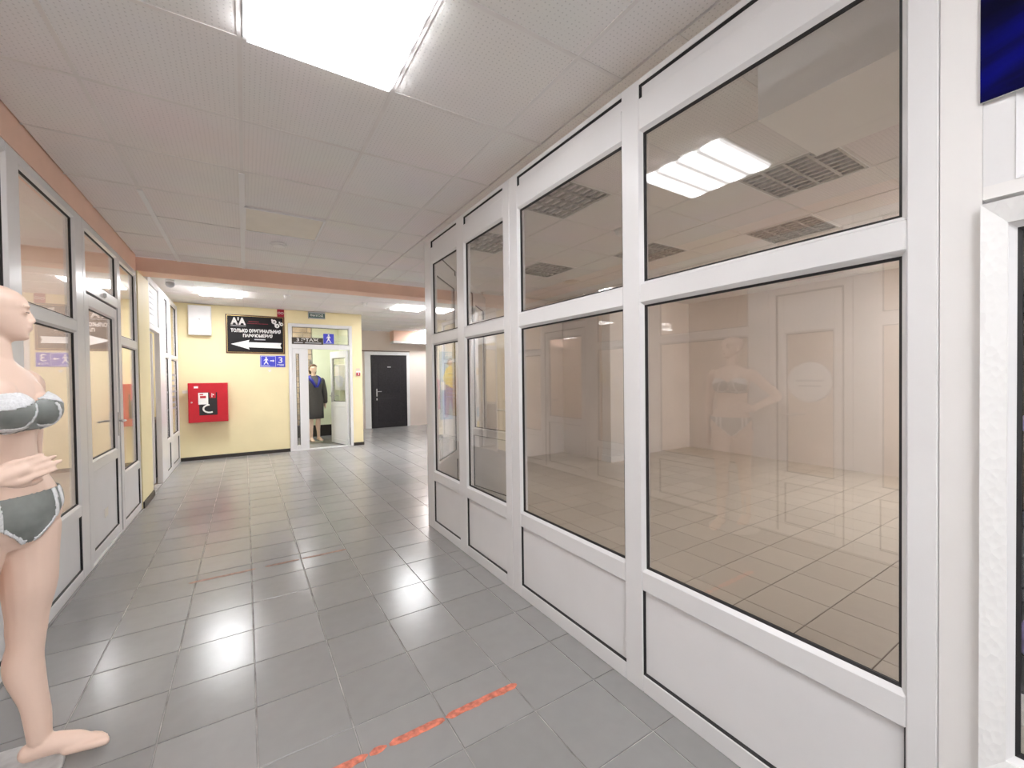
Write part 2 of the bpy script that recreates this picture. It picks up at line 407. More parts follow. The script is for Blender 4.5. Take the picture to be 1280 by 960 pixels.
# peach header above the left shopfront and yellow pilaster
tag(box('trim_1', 'peach', XL-.12, XL, -3.5, 6.12, 2.622, CZ+.06), 'peach painted header band above the left shopfront', kind='structure')
tag(box('trim_2', 'peach', XL-.12, 7.6, 6.15, 6.45, 2.637, CZ), 'peach ceiling beam crossing the corridor before the hall', kind='structure')
tag(box('wall_left', 'yellow', XL-.12, XL+.01, 6.128, 6.75, 0, 2.636), 'pale yellow pilaster between the two left shopfronts', kind='structure')
tag(box('baseboard_left', 'blackbase', XL+.0105, XL+.024, 6.126, 6.75, 0, .07), 'dark skirting along the foot of the yellow pilaster', kind='structure')
# second left shopfront beyond the pilaster
X2 = -.985
g6 = tag(empty('window_6', (X2, 0, 0), R(90)), 'tall left shopfront by the yellow wall with printed notices on its glass', kind='structure')
T6 = 2.72
for a, b in ((6.752, 6.80), (7.50, 7.95), (8.33, 8.56), (9.27, 9.345)): box('mullion', 'pvc', a, b, 0, .06, 0, T6, g6, .004)
for a, b in ((7.95, 8.33), (8.56, 9.27)):
    for z0, z1 in ((0, .08), (.47, .54), (1.77, 1.83), (2.66, T6)): box('rail', 'pvc', a, b, .001, .059, z0, z1, g6, .003)
    infill(g6, a, b, .08, .47); pane(g6, a, b, .54, 1.77, 'glass_left'); pane(g6, a, b, 1.83, 2.66, 'glass_left')
    for k in range(7): box('printed_notice', 'greytext', a+.08, b-.08-.05*(k % 3), .018, .0195, 1.5-k*.09, 1.53-k*.09, g6)
for z0, z1 in ((2.07, 2.14), (2.66, T6)): box('rail', 'pvc', 6.80, 7.50, .001, .059, z0, z1, g6, .003)
pane(g6, 6.80, 7.50, 2.14, 2.66, 'glass_left')
box('paper_sheet', 'paper', 6.815, 7.485, .019, .0205, 2.155, 2.645, g6)
for k in range(5): box('printed_notice', 'greytext', 6.95, 7.38-.06*(k % 2), 0.0175, .0188, 2.55-k*.07, 2.565-k*.07, g6)
d6 = pvc_leaf('door_6', (X2-.075, 7.49, 0), R(177), 'tall narrow glass shop door swung open into the left shop past the yellow pilaster', .68, 2.065, .16, 1.99, .06, .10, .64, -1, 'glass_left', .06, .015)

# ------------------------------------------------------------------ floors
GT = .004
def tile_proto(m):
    bm = bmesh.new(); x, y = TPX-.005, TPY-.005
    v = add_box(bm, 0, x, 0, y, -GT, 0)
    es = [e for e in bm.edges if all(w.co.z > -GT/2 for w in e.verts)]
    bmesh.ops.bevel(bm, geom=es, offset=.0016, segments=1, affect='EDGES')
    me = bm_mesh(bm, 'floor_tile'); me.materials.append(MATS[m]); return me
def clip_rect(x0, x1, y0, y1, inside): return all(inside(x, y) for x in (x0, x1) for y in (y0, y1))
def clip_poly(pts, planes):
    for (px, py, nx, ny) in planes:
        out = []
        for i in range(len(pts)):
            a, b = pts[i], pts[(i+1) % len(pts)]
            da, db = (a[0]-px)*nx+(a[1]-py)*ny, (b[0]-px)*nx+(b[1]-py)*ny
            if da >= 0: out.append(a)
            if da*db < 0: t = da/(da-db); out.append((a[0]+t*(b[0]-a[0]), a[1]+t*(b[1]-a[1])))
        pts = out
        if len(pts) < 3: return []
    return pts
def prism(bm, pts, z0, z1):
    a = [bm.verts.new((x, y, z0)) for x, y in pts]; b = [bm.verts.new((x, y, z1)) for x, y in pts]
    bm.faces.new(a[::-1]); bm.faces.new(b); n = len(a)
    for i in range(n): bm.faces.new((a[i], a[(i+1) % n], b[(i+1) % n], b[i]))
def lay(floor, m, ox, regions, near):
    """regions: convex pieces as (bbox, clip planes); whole tiles that show large become single tiles, the rest one part"""
    proto = tile_proto(m); rest = bmesh.new(); cnt = 0
    for (x0, x1, y0, y1), planes in regions:
        i0, i1 = math.floor((x0-ox)/TPX), math.ceil((x1-ox)/TPX); j0, j1 = math.floor((y0-TOY)/TPY), math.ceil((y1-TOY)/TPY)
        pl = planes+[(x0, 0, 1, 0), (x1, 0, -1, 0), (0, y0, 0, 1), (0, y1, 0, -1)]
        for i in range(i0, i1):
            for j in range(j0, j1):
                ax, ay = ox+i*TPX+.0025, TOY+j*TPY+.0025; bx_, by = ax+TPX-.005, ay+TPY-.005
                full = [(ax, ay), (bx_, ay), (bx_, by), (ax, by)]
                c = clip_poly(full, pl)
                if not c: continue
                cx, cy = (ax+bx_)/2, (ay+by)/2
                if near(cx, cy) and cnt < 290:
                    cnt += 1
                    if len(c) == 4 and abs(c[0][0]-ax)+abs(c[2][0]-bx_)+abs(c[0][1]-ay)+abs(c[2][1]-by) < 1e-6:
                        link('floor_tile', proto, None, floor, (ax, ay, 0))
                    else:
                        bm = bmesh.new(); prism(bm, c, -GT, 0); link('floor_tile', bm_mesh(bm, 'floor_tile'), m, floor)
                else: prism(rest, c, -GT, 0)
    tag(link('distant_floor_tiles', bm_mesh(rest, 'distant_floor_tiles'), m, floor), kind='stuff')
px_, py_ = XR+.04, K
slope = (px_, py_, ey, -ex)       # inside the shop side of the slanting return
slope_o = (px_, py_, -ey, ex)
fl = tag(box('floor', 'grout', -3.4, 8.2, -3.6, 12.5, -.12, -GT), 'dark grey glossy tiled floor of the corridor and hall', kind='structure')
depth_of = lambda x, y: x*math.sin(yaw)+y*math.cos(yaw)
lay(fl, 'tile_grey', TOX, [((-1.0, 1.485, -3.5, 12.3), []), ((1.485, 3.45, 3.84, 6.12), [slope_o]), ((1.485, 8.1, 6.12, 12.3), [])],
    lambda x, y: x < 1.5 and .5 < depth_of(x, y) < 5.0 and y > .6)
fs = tag(box('floor_shop', 'groutbeige', 1.49, 7.4, .30, 6.12, -.0039, -.0035), 'beige tiled floor of the empty glazed shop', kind='structure')
fs.hide_render = False
# the bed of the shop floor follows the slanting return
bm = bmesh.new(); prism(bm, clip_poly([(1.487, .345), (7.35, .345), (7.35, 6.12), (1.487, 6.12)], [slope]), -.0039, -.0028)
fs.data = bm_mesh(bm, 'floor_shop'); fs.data.materials.append(MATS['groutbeige'])
tp_keep = GT; GT = .0025
lay(fs, 'tile_beige', 2.6, [((1.487, 5.0, .345, 6.10), [slope]), ((5.0, 7.35, .345, 5.1), [])], lambda x, y: .5 < depth_of(x, y) < 5.0 and y < 4.2)
GT = tp_keep

# red floor tape, worn pieces
def tape(name, m, label, segs, yc, w, seed):
    rnd = random.Random(seed); root = tag(empty(name, ((segs[0][0]+segs[-1][1])/2, yc, 0)), label, 'floor tape')
    ox = root.location.x
    for a, b in segs:
        bm = bmesh.new(); n = max(2, int((b-a)/.02)); lo, hi = [], []
        for k in range(n+1):
            x = a+(b-a)*k/n-ox; e = .3 if k in (0, n) else 1
            lo.append((x, -w/2*e+rnd.uniform(-.004, .005))); hi.append((x, w/2*e+rnd.uniform(-.002, .002)))
        prism(bm, lo+hi[::-1], .0002, .0008); link('tape_piece', bm_mesh(bm, 'tape_piece'), m, root)
tape('floor_tape', 'tape', 'worn red marking tape stuck across the grey floor tiles', [(-.05, .36), (.365, .43), (.44, .665), (.672, 1.02)], 1.602, .036, 1)
tape('floor_tape', 'tapefaint', 'faded remains of a red tape line across the floor beside the left shop door', [(-.36, .04), (.10, .33), (.345, .68)], 3.66, .03, 2)

# ------------------------------------------------------------------ ceilings
def ceiling(name, label, x0, x1, y0, y1, ox, oy, px, py, skip=(), single=True):
    root = tag(box(name, 'ceiltile', x0, x1, y0, y1, CZ+.02, CZ+.1), label, kind='structure')
    gx = [x0]+[ox+k*px for k in range(-40, 60) if x0+.02 < ox+k*px < x1-.02]+[x1]
    gy = [y0]+[oy+k*py for k in range(-40, 60) if y0+.02 < oy+k*py < y1-.02]+[y1]
    g = .006; rest = bmesh.new(); shared = {}
    for a, b in zip(gx, gx[1:]):
        for c, d in zip(gy, gy[1:]):
            if any(abs((a+b)/2-sx) < .2 and abs((c+d)/2-sy) < .2 for sx, sy in skip): continue
            if single:
                key = (round(b-a, 3), round(d-c, 3))
                if key not in shared:
                    bm = bmesh.new(); w, l = b-a-2*g, d-c-2*g
                    prism(bm, [(0, 0), (w, 0), (w, l), (0, l)], .0, .014); shared[key] = bm_mesh(bm, 'ceiling_tile'); shared[key].materials.append(MATS['ceiltile'])
                link('ceiling_tile', shared[key], None, root, (a+g, c+g, CZ+.003+random.uniform(0, .0015)))
            else: prism(rest, [(a+g, c+g), (b-g, c+g), (b-g, d-g), (a+g, d-g)], CZ+.003, CZ+.017)
    if not single: tag(link('ceiling_tiles', bm_mesh(rest, 'ceiling_tiles'), 'ceiltile', root), kind='stuff')
    else: rest.free()
    for x in gx[1:-1]: box('grid_bar', 'gridbar', x-.009, x+.009, y0, y1, CZ, CZ+.003, root)
    for y in gy[1:-1]: box('grid_bar', 'gridbar', x0, x1, y-.009, y+.009, CZ+.0004, CZ+.003, root)
    return root
CPX, CPY, COX, COY = .623, .637, .006, 2.04
cell = lambda i, j: (COX+(i+.5)*CPX, COY+(j+.5)*CPY)
lit = [cell(0, -1), cell(0, -5), cell(-1, -8)]  # second and third lie behind the viewer, added to brighten the corridor
dead = [cell(0, 3)]
ceiling('ceiling', 'suspended ceiling of perforated grey tiles over the corridor', XL+.001, XR+.06, -3.5, 6.149, COX, COY, CPX, CPY, lit+dead)
shop_fill = [(5.1, .8), (5.7, .8), (6.9, .8)]  # invented lamps, kept out of view, that brighten the empty shop
louv = [(3.3, 1.4), (4.5, 2.0), (3.9, 3.2), (2.1, 2.6), (3.3, 4.4), (2.1, 3.8), (5.7, 3.2)]
ceiling('ceiling_shop', 'suspended tile ceiling inside the empty glazed shop', XR+.06, 7.4, .345, 6.149, 1.8, 1.1, .6, .6, louv+shop_fill)
hall_lit = [(-.30, 8.0), (2.72, 8.0), (4.6, 11.6), (5.7, 8.0), (6.9, 7.4), (4.5, 7.4)]  # last three are hidden extras added to light the hall
ceiling('ceiling_hall', 'suspended tile ceiling over the hall beyond the beam', -1.05, 8.1, 6.451, 12.3, .0, 8.3, .6, .6, hall_lit, False)

def lit_lamp(x, y, w, l, label, group=None, m='lamp'):
    root = tag(empty('ceiling_lamp', (x, y, CZ)), label, 'ceiling lamp', group)
    boxes('housing', 'white', [(-w/2, w/2, -l/2, l/2, .006, .02)], root)
    fr = []
    for s in (-1, 1):
        fr.append((min(s*w/2, s*(w/2-.014)), max(s*w/2, s*(w/2-.014)), -l/2, l/2, -.006, .006))
        fr.append((-w/2+.014, w/2-.014, min(s*l/2, s*(l/2-.014)), max(s*l/2, s*(l/2-.014)), -.006, .006))
    boxes('frame', 'white', fr, root)
    box('diffuser', m, -w/2+.014, w/2-.014, -l/2+.014, l/2-.014, -.022, .0, root)
    return root
boxes('cover_strip', 'white', [(COX-.018, COX+.018, 3.35, 6.149, CZ-.006, CZ)], bpy.data.objects['ceiling']); boxes('cover_strip', 'white', [(COX-CPX-.016, COX-CPX+.016, 4.0, 6.149, CZ-.006, CZ)], bpy.data.objects['ceiling'])
lit_lamp(*lit[0], .60, .61, 'bright square fluorescent ceiling lamp over the corridor between the shopfronts', m='lamp_corridor')
lit_lamp(*lit[1], .60, .61, 'added unseen square ceiling lamp over the corridor behind the viewer')
lit_lamp(*lit[2], .60, .61, 'added unseen square ceiling lamp by the wall closing the corridor')
for (x, y), lb in zip(shop_fill, ('first', 'second', 'last')): lit_lamp(x, y, .585, .585, 'added hidden fill lamp along the side wall of the empty shop, %s from the ceiling box' % lb, 'added fill lamps along the shop side wall', 'lamp_shop_fill')
for y, lb in ((-.4, 'at the near end of'), (.3, 'beside the side door of'), (5.0, 'behind the closed door of'), (7.9, 'over the black counter of')): lit_lamp(-2.0, y, .585, .585, 'added ceiling fill lamp %s the left shop' % lb, 'added fill lamps in the left shops', 'lamp_left_fill')  # lamps added to brighten the left shops and their glass
HL = ['bright ceiling lamp in the hall near the white wall box', 'bright ceiling lamp in the hall right of the doorway exit sign',
      'bright ceiling lamp far off near the black door', 'added hidden ceiling lamp in the hall before the poster shopfront', 'added hidden ceiling lamp in the hall by the right end wall', 'added hidden ceiling lamp in the hall behind the empty shop']
for (x, y), lb in zip(hall_lit, HL): lit_lamp(x, y, .585, .585, lb, m='lamp_strong')
CZk = CZ; CZ = CZ-.022
lit_lamp(.9, 10.3, .585, .585, 'added fill lamp inside the stairwell lobby')  # added because the lobby was too dark without a source
CZ = CZk
# dead lamp panel
x, y = dead[0]
dl = tag(empty('ceiling_panel', (x, y, CZ)), 'unlit cream square diffuser panel in the corridor ceiling', 'ceiling panel')
boxes('frame', 'white', [(-.30, -.286, -.305, .305, -.012, .006), (.286, .30, -.305, .305, -.012, .006), (-.286, .286, -.305, -.291, -.012, .006), (-.286, .286, .291, .305, -.012, .006)], dl)
box('diffuser', 'cream', -.286, .286, -.291, .291, -.006, .002, dl)

# louvred unlit fixtures
def louver_proto():
    root = empty('louvre_lamp')
    boxes('housing', 'white', [(-.296, .296, -.296, .296, .05, .056), (-.296, -.288, -.296, .296, -.004, .05), (.288, .296, -.296, .296, -.004, .05), (-.288, .288, -.296, -.288, -.004, .05), (-.288, .288, .288, .296, -.004, .05)], root)
    for k in range(4): tube('fluorescent_tube', 'tube', [(-.27, -.216+.144*k, .036), (.27, -.216+.144*k, .036)], .012, root, 8)
    def blade(alongx, pos):
        bm = bmesh.new(); t0, t1 = .010, .002     # parabolic blade: wide foot towards the room
        pr = [(-t0, -.003), (t0, -.003), (t1+.002, .018), (t1, .03), (-t1, .03), (-t1-.002, .018)]
        for e in (-.287, .287):
            vs_ = [bm.verts.new((e, pos+a, z) if alongx else (pos+a, e, z)) for a, z in pr]
            if e < 0: first = vs_; bm.faces.new(vs_)
            else: bm.faces.new(vs_[::-1])
        n = len(pr)
        for i in range(n): bm.faces.new((first[i], first[(i+1) % n], vs_[(i+1) % n], vs_[i]))
        link('louvre_blade', bm_mesh(bm, 'louvre_blade'), 'alu', root)
    for k in range(5): blade(True, -.28+.14*k)
    for k in range(9): blade(False, -.272+.068*k)
    return root
def copy_tree(o, parent=None):
    c = o.copy(); COL.objects.link(c); c.parent = parent
    for ch in o.children: copy_tree(ch, c)
    return c
LL = ['unlit louvred ceiling lamp beside the hanging ceiling box', 'unlit louvred ceiling lamp deeper in the shop beyond the ceiling box',
      'unlit louvred ceiling lamp over the middle of the empty shop', 'unlit louvred ceiling lamp nearest the glass in the narrower wide bay',
      'unlit louvred ceiling lamp near the back wall of the empty shop', 'unlit louvred ceiling lamp just inside the narrow corner bays',
      'unlit louvred ceiling lamp by the end wall of the empty shop']
lp = louver_proto()
for i, ((x, y), lb) in enumerate(zip(louv, LL)):
    o = lp if i == 0 else copy_tree(lp)
    o.location = (x, y, CZ+.002); tag(o, lb, 'ceiling lamp', 'unlit louvred lamps in the empty shop')

def detector(x, y, label, r=.055, h=.035, m='white', z=CZ, name='smoke_detector'):
    root = tag(empty(name, (x, y, z)), label, 'detector')
    lathe('base', m, [(r, 0), (r, -.010), (r*.9, -.012)], root, 24)
    lathe('cap', m, [(r*.8, -.012), (r*.78, -h*.8), (r*.5, -h), (.01, -h)], root, 24)
detector(.313, 4.90, 'round flat white detector on the corridor ceiling beside the cream panel', .075, .026)
detector(3.04, 3.0-.17, 'white smoke detector on the empty shop ceiling', .06, .05)
detector(4.05, 4.72, 'round cream ceiling speaker in the empty shop', .11, .02, 'cream', name='ceiling_speaker')
detector(.60, 7.75, 'white smoke detector on the hall ceiling above the black sign', .06, .06)
detector(1.85, 7.85, 'white smoke detector on the hall ceiling above the exit sign', .055, .06)
cm = tag(empty('dome_camera', (-.84, 7.35, CZ)), 'grey dome security camera on the hall ceiling by the left shopfront', 'camera')
lathe('mount', 'white', [(.05, 0), (.055, -.015), (.05, -.03)], cm); lathe('dome', 'greytext', [(.05, -.03), (.052, -.06), (.038, -.088), (.012, -.1)], cm)

# ceiling box in the shop
mat('boxwhite', (.93, .92, .90), .5, .01)
tag(box('trim_3', 'boxwhite', 1.94, 2.51, .346, .995, 2.523, CZ+.003), 'white boxed-in beam hanging from the empty shop ceiling', kind='structure')

# ------------------------------------------------------------------ walls
tag(boxes('wall_shop_back', 'shopwall', [(3.29, 5.0, 6.10, 6.149, 0, CZ), (5.0, 5.08, 5.1, 6.149, 0, CZ), (5.08, 7.35, 5.1, 5.18, 0, CZ), (3.25, 3.29, 5.955, 6.149, 0, CZ)]), 'pale pinkish back wall of the empty shop', kind='structure')
tag(box('wall_shop_end', 'shopwall', 7.35, 7.45, .25, 6.149, 0, CZ), 'pale pinkish end wall of the empty shop', kind='structure')
tag(box('wall_shop_side', 'shopwall', 1.525, 7.35, .29, .345, 0, CZ), 'pale side wall dividing the empty shop from the next shop', kind='structure')
cl = tag(empty('column', (5.18, 5.0, 0)), 'white panelled column against the back wall of the empty shop', 'column')
box('shaft', 'white_wall', -.18, .18, -.10, .095, .10, 2.60, cl, .004); box('plinth', 'white_wall', -.20, .20, -.12, .098, 0, .10, cl, .004); box('capital', 'white_wall', -.20, .20, -.12, .098, 2.60, CZ, cl, .004)
wk = tag(boxes('wall_back', 'yellow', [(-3.2, .728, YW, YW+.22, 0, CZ), (1.925, 2.125, YW, YW+.22, 0, CZ), (.728, 1.925, YW, YW+.22, 2.535, CZ)]), 'pale yellow wall with the signs and the stairwell doorway', kind='structure')
tag(boxes('baseboard_back', 'blackbase', [(-.98, .728, YW-.014, YW, 0, .062), (1.925, 2.139, YW-.014, YW, 0, .062), (2.125, 2.139, YW, YW+.22, 0, .062)]), 'dark tiled skirting under the yellow wall', kind='structure')
tag(box('wall_far', 'pinkwhite', .2, 8.1, YF, YF+.1, 0, CZ), 'far pale pink wall with the black door', kind='structure')
tag(box('wall_right', 'pinkwhite', 8.1, 8.2, 5.0, 12.4, 0, CZ), 'right end wall of the hall', kind='structure')
tag(box('wall_front', 'white_wall', -1.1, 1.6, -3.6, -3.5, 0, CZ), 'white wall closing the corridor behind the viewer', kind='structure')
# stairwell lobby behind the yellow wall
tag(boxes('wall_stairwell', 'greenwall', [(2.03, 2.12, YW+.22, YF, .30, CZ), (-.1, 0, YW+.22, YF, 0, CZ), (1.42, 2.03, 11.45, 11.559, .28, CZ)]), 'pale green side walls of the stairwell lobby', kind='structure')
tag(boxes('baseboard_stairwell', 'blackbase', [(2.01, 2.125, YW+.22, 11.7, 0, .30), (0, 2.01, 11.44, 11.7, 0, .28)]), 'dark dado around the stairwell lobby', kind='structure')
tag(box('ceiling_stairwell', 'white_wall', -.1, 2.12, YW+.22, YF, CZ-.02, CZ+.05), 'plain white ceiling of the stairwell lobby', kind='structure')
sw = tag(box('wall_stair_back', 'grout', 0, 2.03, 11.56, 11.7, .28, CZ-.02), 'beige stone brick wall at the back of the stairwell', kind='structure')
rnd = random.Random(3)
mat('stonebrick', (.62, .50, .38), .8, .25, 5, bump=.5, bscale=30)
for j in range(18):
    z = .29+j*.135; x = .01-rnd.uniform(0, .25)
    while x < 1.40:
        w = rnd.uniform(.22, .36); a, b = max(.01, x), min(1.40, x+w-.012)
        if b-a > .05: box('brick', 'stonebrick', a, b, 11.53-rnd.uniform(0, .02), 11.56, z, z+.12, sw, .006)
        x += w
tag(box('wall_left_shop', 'leftwall', -3.0, -2.9, -1.2, 9.34, 0, CZ), 'peach back wall of the left shops', kind='structure')
tag(boxes('wall_left_divider', 'leftwall', [(-2.9, XL-.125, 6.2, 6.6, 0, CZ), (-2.9, XL-.01, -1.3, -1.2, 0, CZ)]), 'peach dividing walls of the left shops', kind='structure')
tag(box('wall_left_near', 'white_wall', XL-.1, XL, -3.5, .338, 0, 2.62), 'white wall beside the left shopfront behind the viewer', kind='structure')
tag(box('ceiling_left', 'ceiltile', -3.0, XL-.12, -1.3, 9.34, CZ, CZ+.1), 'plain ceiling of the left shops', kind='structure')
tag(box('floor_left', 'tile_beige', -2.9, XL-.065, -1.2, 9.34, -.004, 0), 'beige floor of the left shops', kind='structure')
# far details: black door, pink panel
dk = tag(empty('door_7', (3.03, YF, 0)), 'black metal door in the far pale wall', kind='structure')
box('frame', 'blackdoor', 0, 1.04, -.03, -.001, 0, 2.10, dk, .004)
lf = box('leaf', 'blackdoor', .05, .99, -.045, -.031, .02, 2.05, dk, .004)
for z0, z1 in ((.18, .85), (1.0, 1.9)): box('moulding', 'blackdoor', .2, .84, -.052, -.046, z0, z1, lf, .003)
handle_on(lf, .15, 1.02, -.046, 1)
box('lock_escutcheon', 'metal', .135, .165, -.052, -.046, .80, .86, lf); box('number_plate', 'greytext', .46, .56, -.055, -.052, 1.74, 1.77, lf)
tag(boxes('trim_4', 'white', [(2.86, 3.025, YF-.02, YF-.0005, 0, 2.2), (4.075, 4.16, YF-.02, YF-.0005, 0, 2.2), (3.025, 4.075, YF-.02, YF-.0005, 2.105, 2.2)]), 'white casing around the black far door', kind='structure')
tag(box('trim_5', 'darkpaint', 2.13, 4.17, YF-.03, YF-.0005, 2.202, 2.225), 'dark rail above the black far door', kind='structure')
tag(box('trim_6', 'peach', 3.6, 8.1, 11.95, YF-.0005, 2.50, CZ), 'peach boxed beam high on the far wall', kind='structure')
tag(box('trim_7', 'white_wall', 3.6, 8.1, 11.96, YF-.0005, 2.44, 2.499), 'white underside board of the peach far beam', kind='structure')

# poster shopfront in line with the yellow wall
ps = tag(box('wall_shopfront', 'white_wall', 3.84, 8.1, YW, YW+.12, 0, CZ), 'white shopfront wall across the hall beyond the slanting partition', kind='structure')
pt = tag(empty('poster', (3.9, YW-.002, .42)), 'tall blue poster of a person in yellow on the shopfront across the hall', 'poster')
box('sheet', 'posterblue', 0, .68, -.006, 0, 0, 1.62, pt)
poly('printed_figure', 'posterpurple', [(.12, .05), (.2, .05), (.26, .5), (.34, .05), (.42, .05), (.40, .7), (.34, .95), (.16, .95), (.10, .6)], -.008, -.006, pt)
poly('printed_figure', 'posteryellow', [(.12, .85), (.38, .72), (.46, .85), (.40, 1.2), (.28, 1.3), (.16, 1.22), (.08, 1.0)], -.0095, -.008, pt)
lathe('printed_face', 'posterskin', [(.075, 0), (.075, .0015)], pt, 20, Matrix.Translation((.26, -.008, 1.36)) @ Matrix.Rotation(R(90), 4, 'X'))
poly('printed_hair', 'darkpaint', [(.18, 1.30), (.20, 1.42), (.27, 1.47), (.33, 1.43), (.27, 1.41), (.22, 1.36)], -.0115, -.0098, pt)
lathe('printed_ball', 'red', [(.07, 0), (.07, .0015)], pt, 20, Matrix.Translation((.50, -.006, .72)) @ Matrix.Rotation(R(90), 4, 'X'))
box('notice', 'paper', .02, .14, -.0095, -.008, .70, .9, pt)
text('lettering', 'white', 'ДИСК', pt, .14, .60, 1.50, 1.60, -.007, .001, .02)
# goods shelf seen through the open glass door
sf = tag(empty('display_shelf', (4.42, YW-.30, 0)), 'white goods shelf standing by the shopfront across the hall', 'shelf')
box('side', 'white', 0, .02, 0, .29, 0, 1.9, sf); box('side', 'white', .88, .9, 0, .29, 0, 1.9, sf); box('back', 'white', .02, .88, .28, .29, 0, 1.9, sf)
for k in range(6): box('shelf_board', 'white', .02, .88, 0, .28, .1+k*.34, .12+k*.34, sf)
rnd = random.Random(5); boxn = 0
for k in range(5):
    for q in range(3):
        c = ('cream', 'gold', 'posteryellow', 'posterblue', 'white')[(k+q*2) % 5]; hgt = rnd.uniform(.14, .26)
        bt = tag(empty('goods_box', (4.42+.18+q*.27, YW-.15, .12+k*.34)), {'cream': 'cream', 'gold': 'golden', 'posteryellow': 'yellow', 'posterblue': 'blue', 'white': 'white'}[c]+' carton on the %s shelf board across the hall' % ('lowest', 'second lowest', 'middle', 'second highest', 'highest')[k], 'box', 'cartons on the hall shelf')
        box('carton', c, -.09, .09, -.07, .07, 0, hgt, bt, .004); box('lid_flap', 'paper', -.088, .088, -.068, .068, hgt, hgt+.004, bt)

# ------------------------------------------------------------------ right edge: cladding, next shop window, picture
tag(box('wall_right_near', 'white_wall', XR, XR+.06, .243, .3135, 0, CZ), 'smooth white cladding strip between the two right shopfronts', kind='structure')
w7 = tag(empty('window_7', (XR, .2425, 0), R(-90)), 'next shop window in a white embossed casing', kind='structure')
# local x towards the viewer's right
box('cladding', 'white_wall', 0, 1.2, .004, .06, 1.80, 1.83, w7); box('cladding', 'white_wall', 0, 1.2, .004, .06, 0, .46, w7)
box('mullion', 'pvc', 0, .05, .004, .06, 1.83, CZ, w7); box('rail', 'pvc', .05, 1.2, .004, .06, 2.70, CZ, w7); pane(w7, .05, 1.15, 1.83, 2.70); box('mullion', 'pvc', 1.15, 1.2, .004, .06, 1.83, CZ, w7)
def casing(pts, d0, d1): # sloped casing board: outer edge proud
    bm = bmesh.new(); (ax, az), (bx_, bz), (cx, cz), (dx, dz) = pts
    f = [bm.verts.new(p) for p in ((ax, d0, az), (bx_, d0, bz), (cx, d1, cz), (dx, d1, dz))]; b = [bm.verts.new((v.co.x, .05, v.co.z)) for v in f]
    bm.faces.new(f); bm.faces.new(b[::-1])
    for i in range(4): bm.faces.new((f[i], b[i], b[(i+1) % 4], f[(i+1) % 4]))
    link('casing_board', bm_mesh(bm, 'casing_board'), 'relief', w7)
o0, o1, i0, i1 = (.0, 1.2), (.462, 1.785), (.040, 1.16), (.505, 1.735)
casing([(o0[0], o1[0]), (o0[0], o1[1]), (i0[0], i1[1]), (i0[0], i1[0])], -.018, -.004)
casing([(o0[0], o1[1]), (o0[1], o1[1]), (i0[1], i1[1]), (i0[0], i1[1])], -.018, -.004)
casing([(o0[1], o1[1]), (o0[1], o1[0]), (i0[1], i1[0]), (i0[1], i1[1])], -.018, -.004)
casing([(o0[1], o1[0]), (o0[0], o1[0]), (i0[0], i1[0]), (i0[1], i1[0])], -.018, -.004)
pane(w7, .040, 1.16, .505, 1.735)
pic = tag(empty('picture', (XR-.001, .2455, 2.023), R(-90)), 'glossy deep blue and black picture panel above the next shop window', 'picture')
box('board', 'white', 0, .8, -.004, 0, 0, .75, pic); box('print', 'bluepicture', .0, .8, -.0055, -.004, .0, .75, pic)
tag(boxes('wall_next_shop', 'dark', [(2.3, 2.4, -1.2, .288, 0, CZ), (1.53, 2.4, -1.3, -1.2, 0, CZ)]), 'dark walls of the next shop', kind='structure')
tag(box('wall_right_behind', 'white_wall', XR, XR+.1, -3.5, -.96, 0, CZ), 'white wall on the right behind the viewer', kind='structure')
tag(box('ceiling_next_shop', 'white_wall', XR+.061, 2.4, -1.3, .288, CZ, CZ+.05), 'ceiling of the next shop', kind='structure')
tag(box('floor_next_shop', 'tile_beige', XR+.061, 2.4, -1.2, .288, -.0039, 0), 'floor of the next shop', kind='structure')
def lump(name, m, r, parent, loc, seed, sub=2, sq=(1, 1, 1)):
    rnd = random.Random(seed); bm = bmesh.new(); bmesh.ops.create_icosphere(bm, subdivisions=sub, radius=r)
    for v in bm.verts: v.co *= rnd.uniform(.82, 1.12); v.co = Vector((v.co.x*sq[0], v.co.y*sq[1], v.co.z*sq[2]))+Vector(loc)
    return link(name, bm_mesh(bm, name, True), m, parent)
ds = tag(empty('display_stand', (1.84, .02, 0)), 'black stepped display stand in the next shop window', 'display stand')
box('plinth', 'dark', -.22, .3, -.5, .24, 0, .60, ds, .005); box('riser', 'dark', -.02, .3, -.5, .24, .60, .88, ds, .005); box('back_board', 'dark', .28, .30, -.5, .24, .88, 1.75, ds)
fl_ = tag(empty('flower_bunch', (1.9, .10, .88)), 'bunch of lilac flowers on the black stand in the next shop window', 'flowers')
lathe('vase', 'white', [(.05, 0), (.06, .05), (.045, .14), (.055, .16)], fl_)
for k in range(14): lump('blossom', 'lilac' if k % 3 else 'white', .04, fl_, (random.uniform(-.1, .1), random.uniform(-.13, .12), .2+random.uniform(0, .22)), k, 1)
tag(lump('folded_cloth', 'lilac', .10, None, (1.72, .12, .70), 4, 2, (.9, 1.2, 1.0)), 'lilac cloth bunched on the lower step of the black stand', 'cloth')
gb = tag(empty('gift_box', (1.575, .11, .0)), 'cream box on the floor of the next shop window', 'box')
box('carton', 'cream', -.036, .036, -.10, .10, 0, .56, gb, .004); box('lid', 'paper', -.04, .04, -.105, .105, .56, .60, gb, .004)

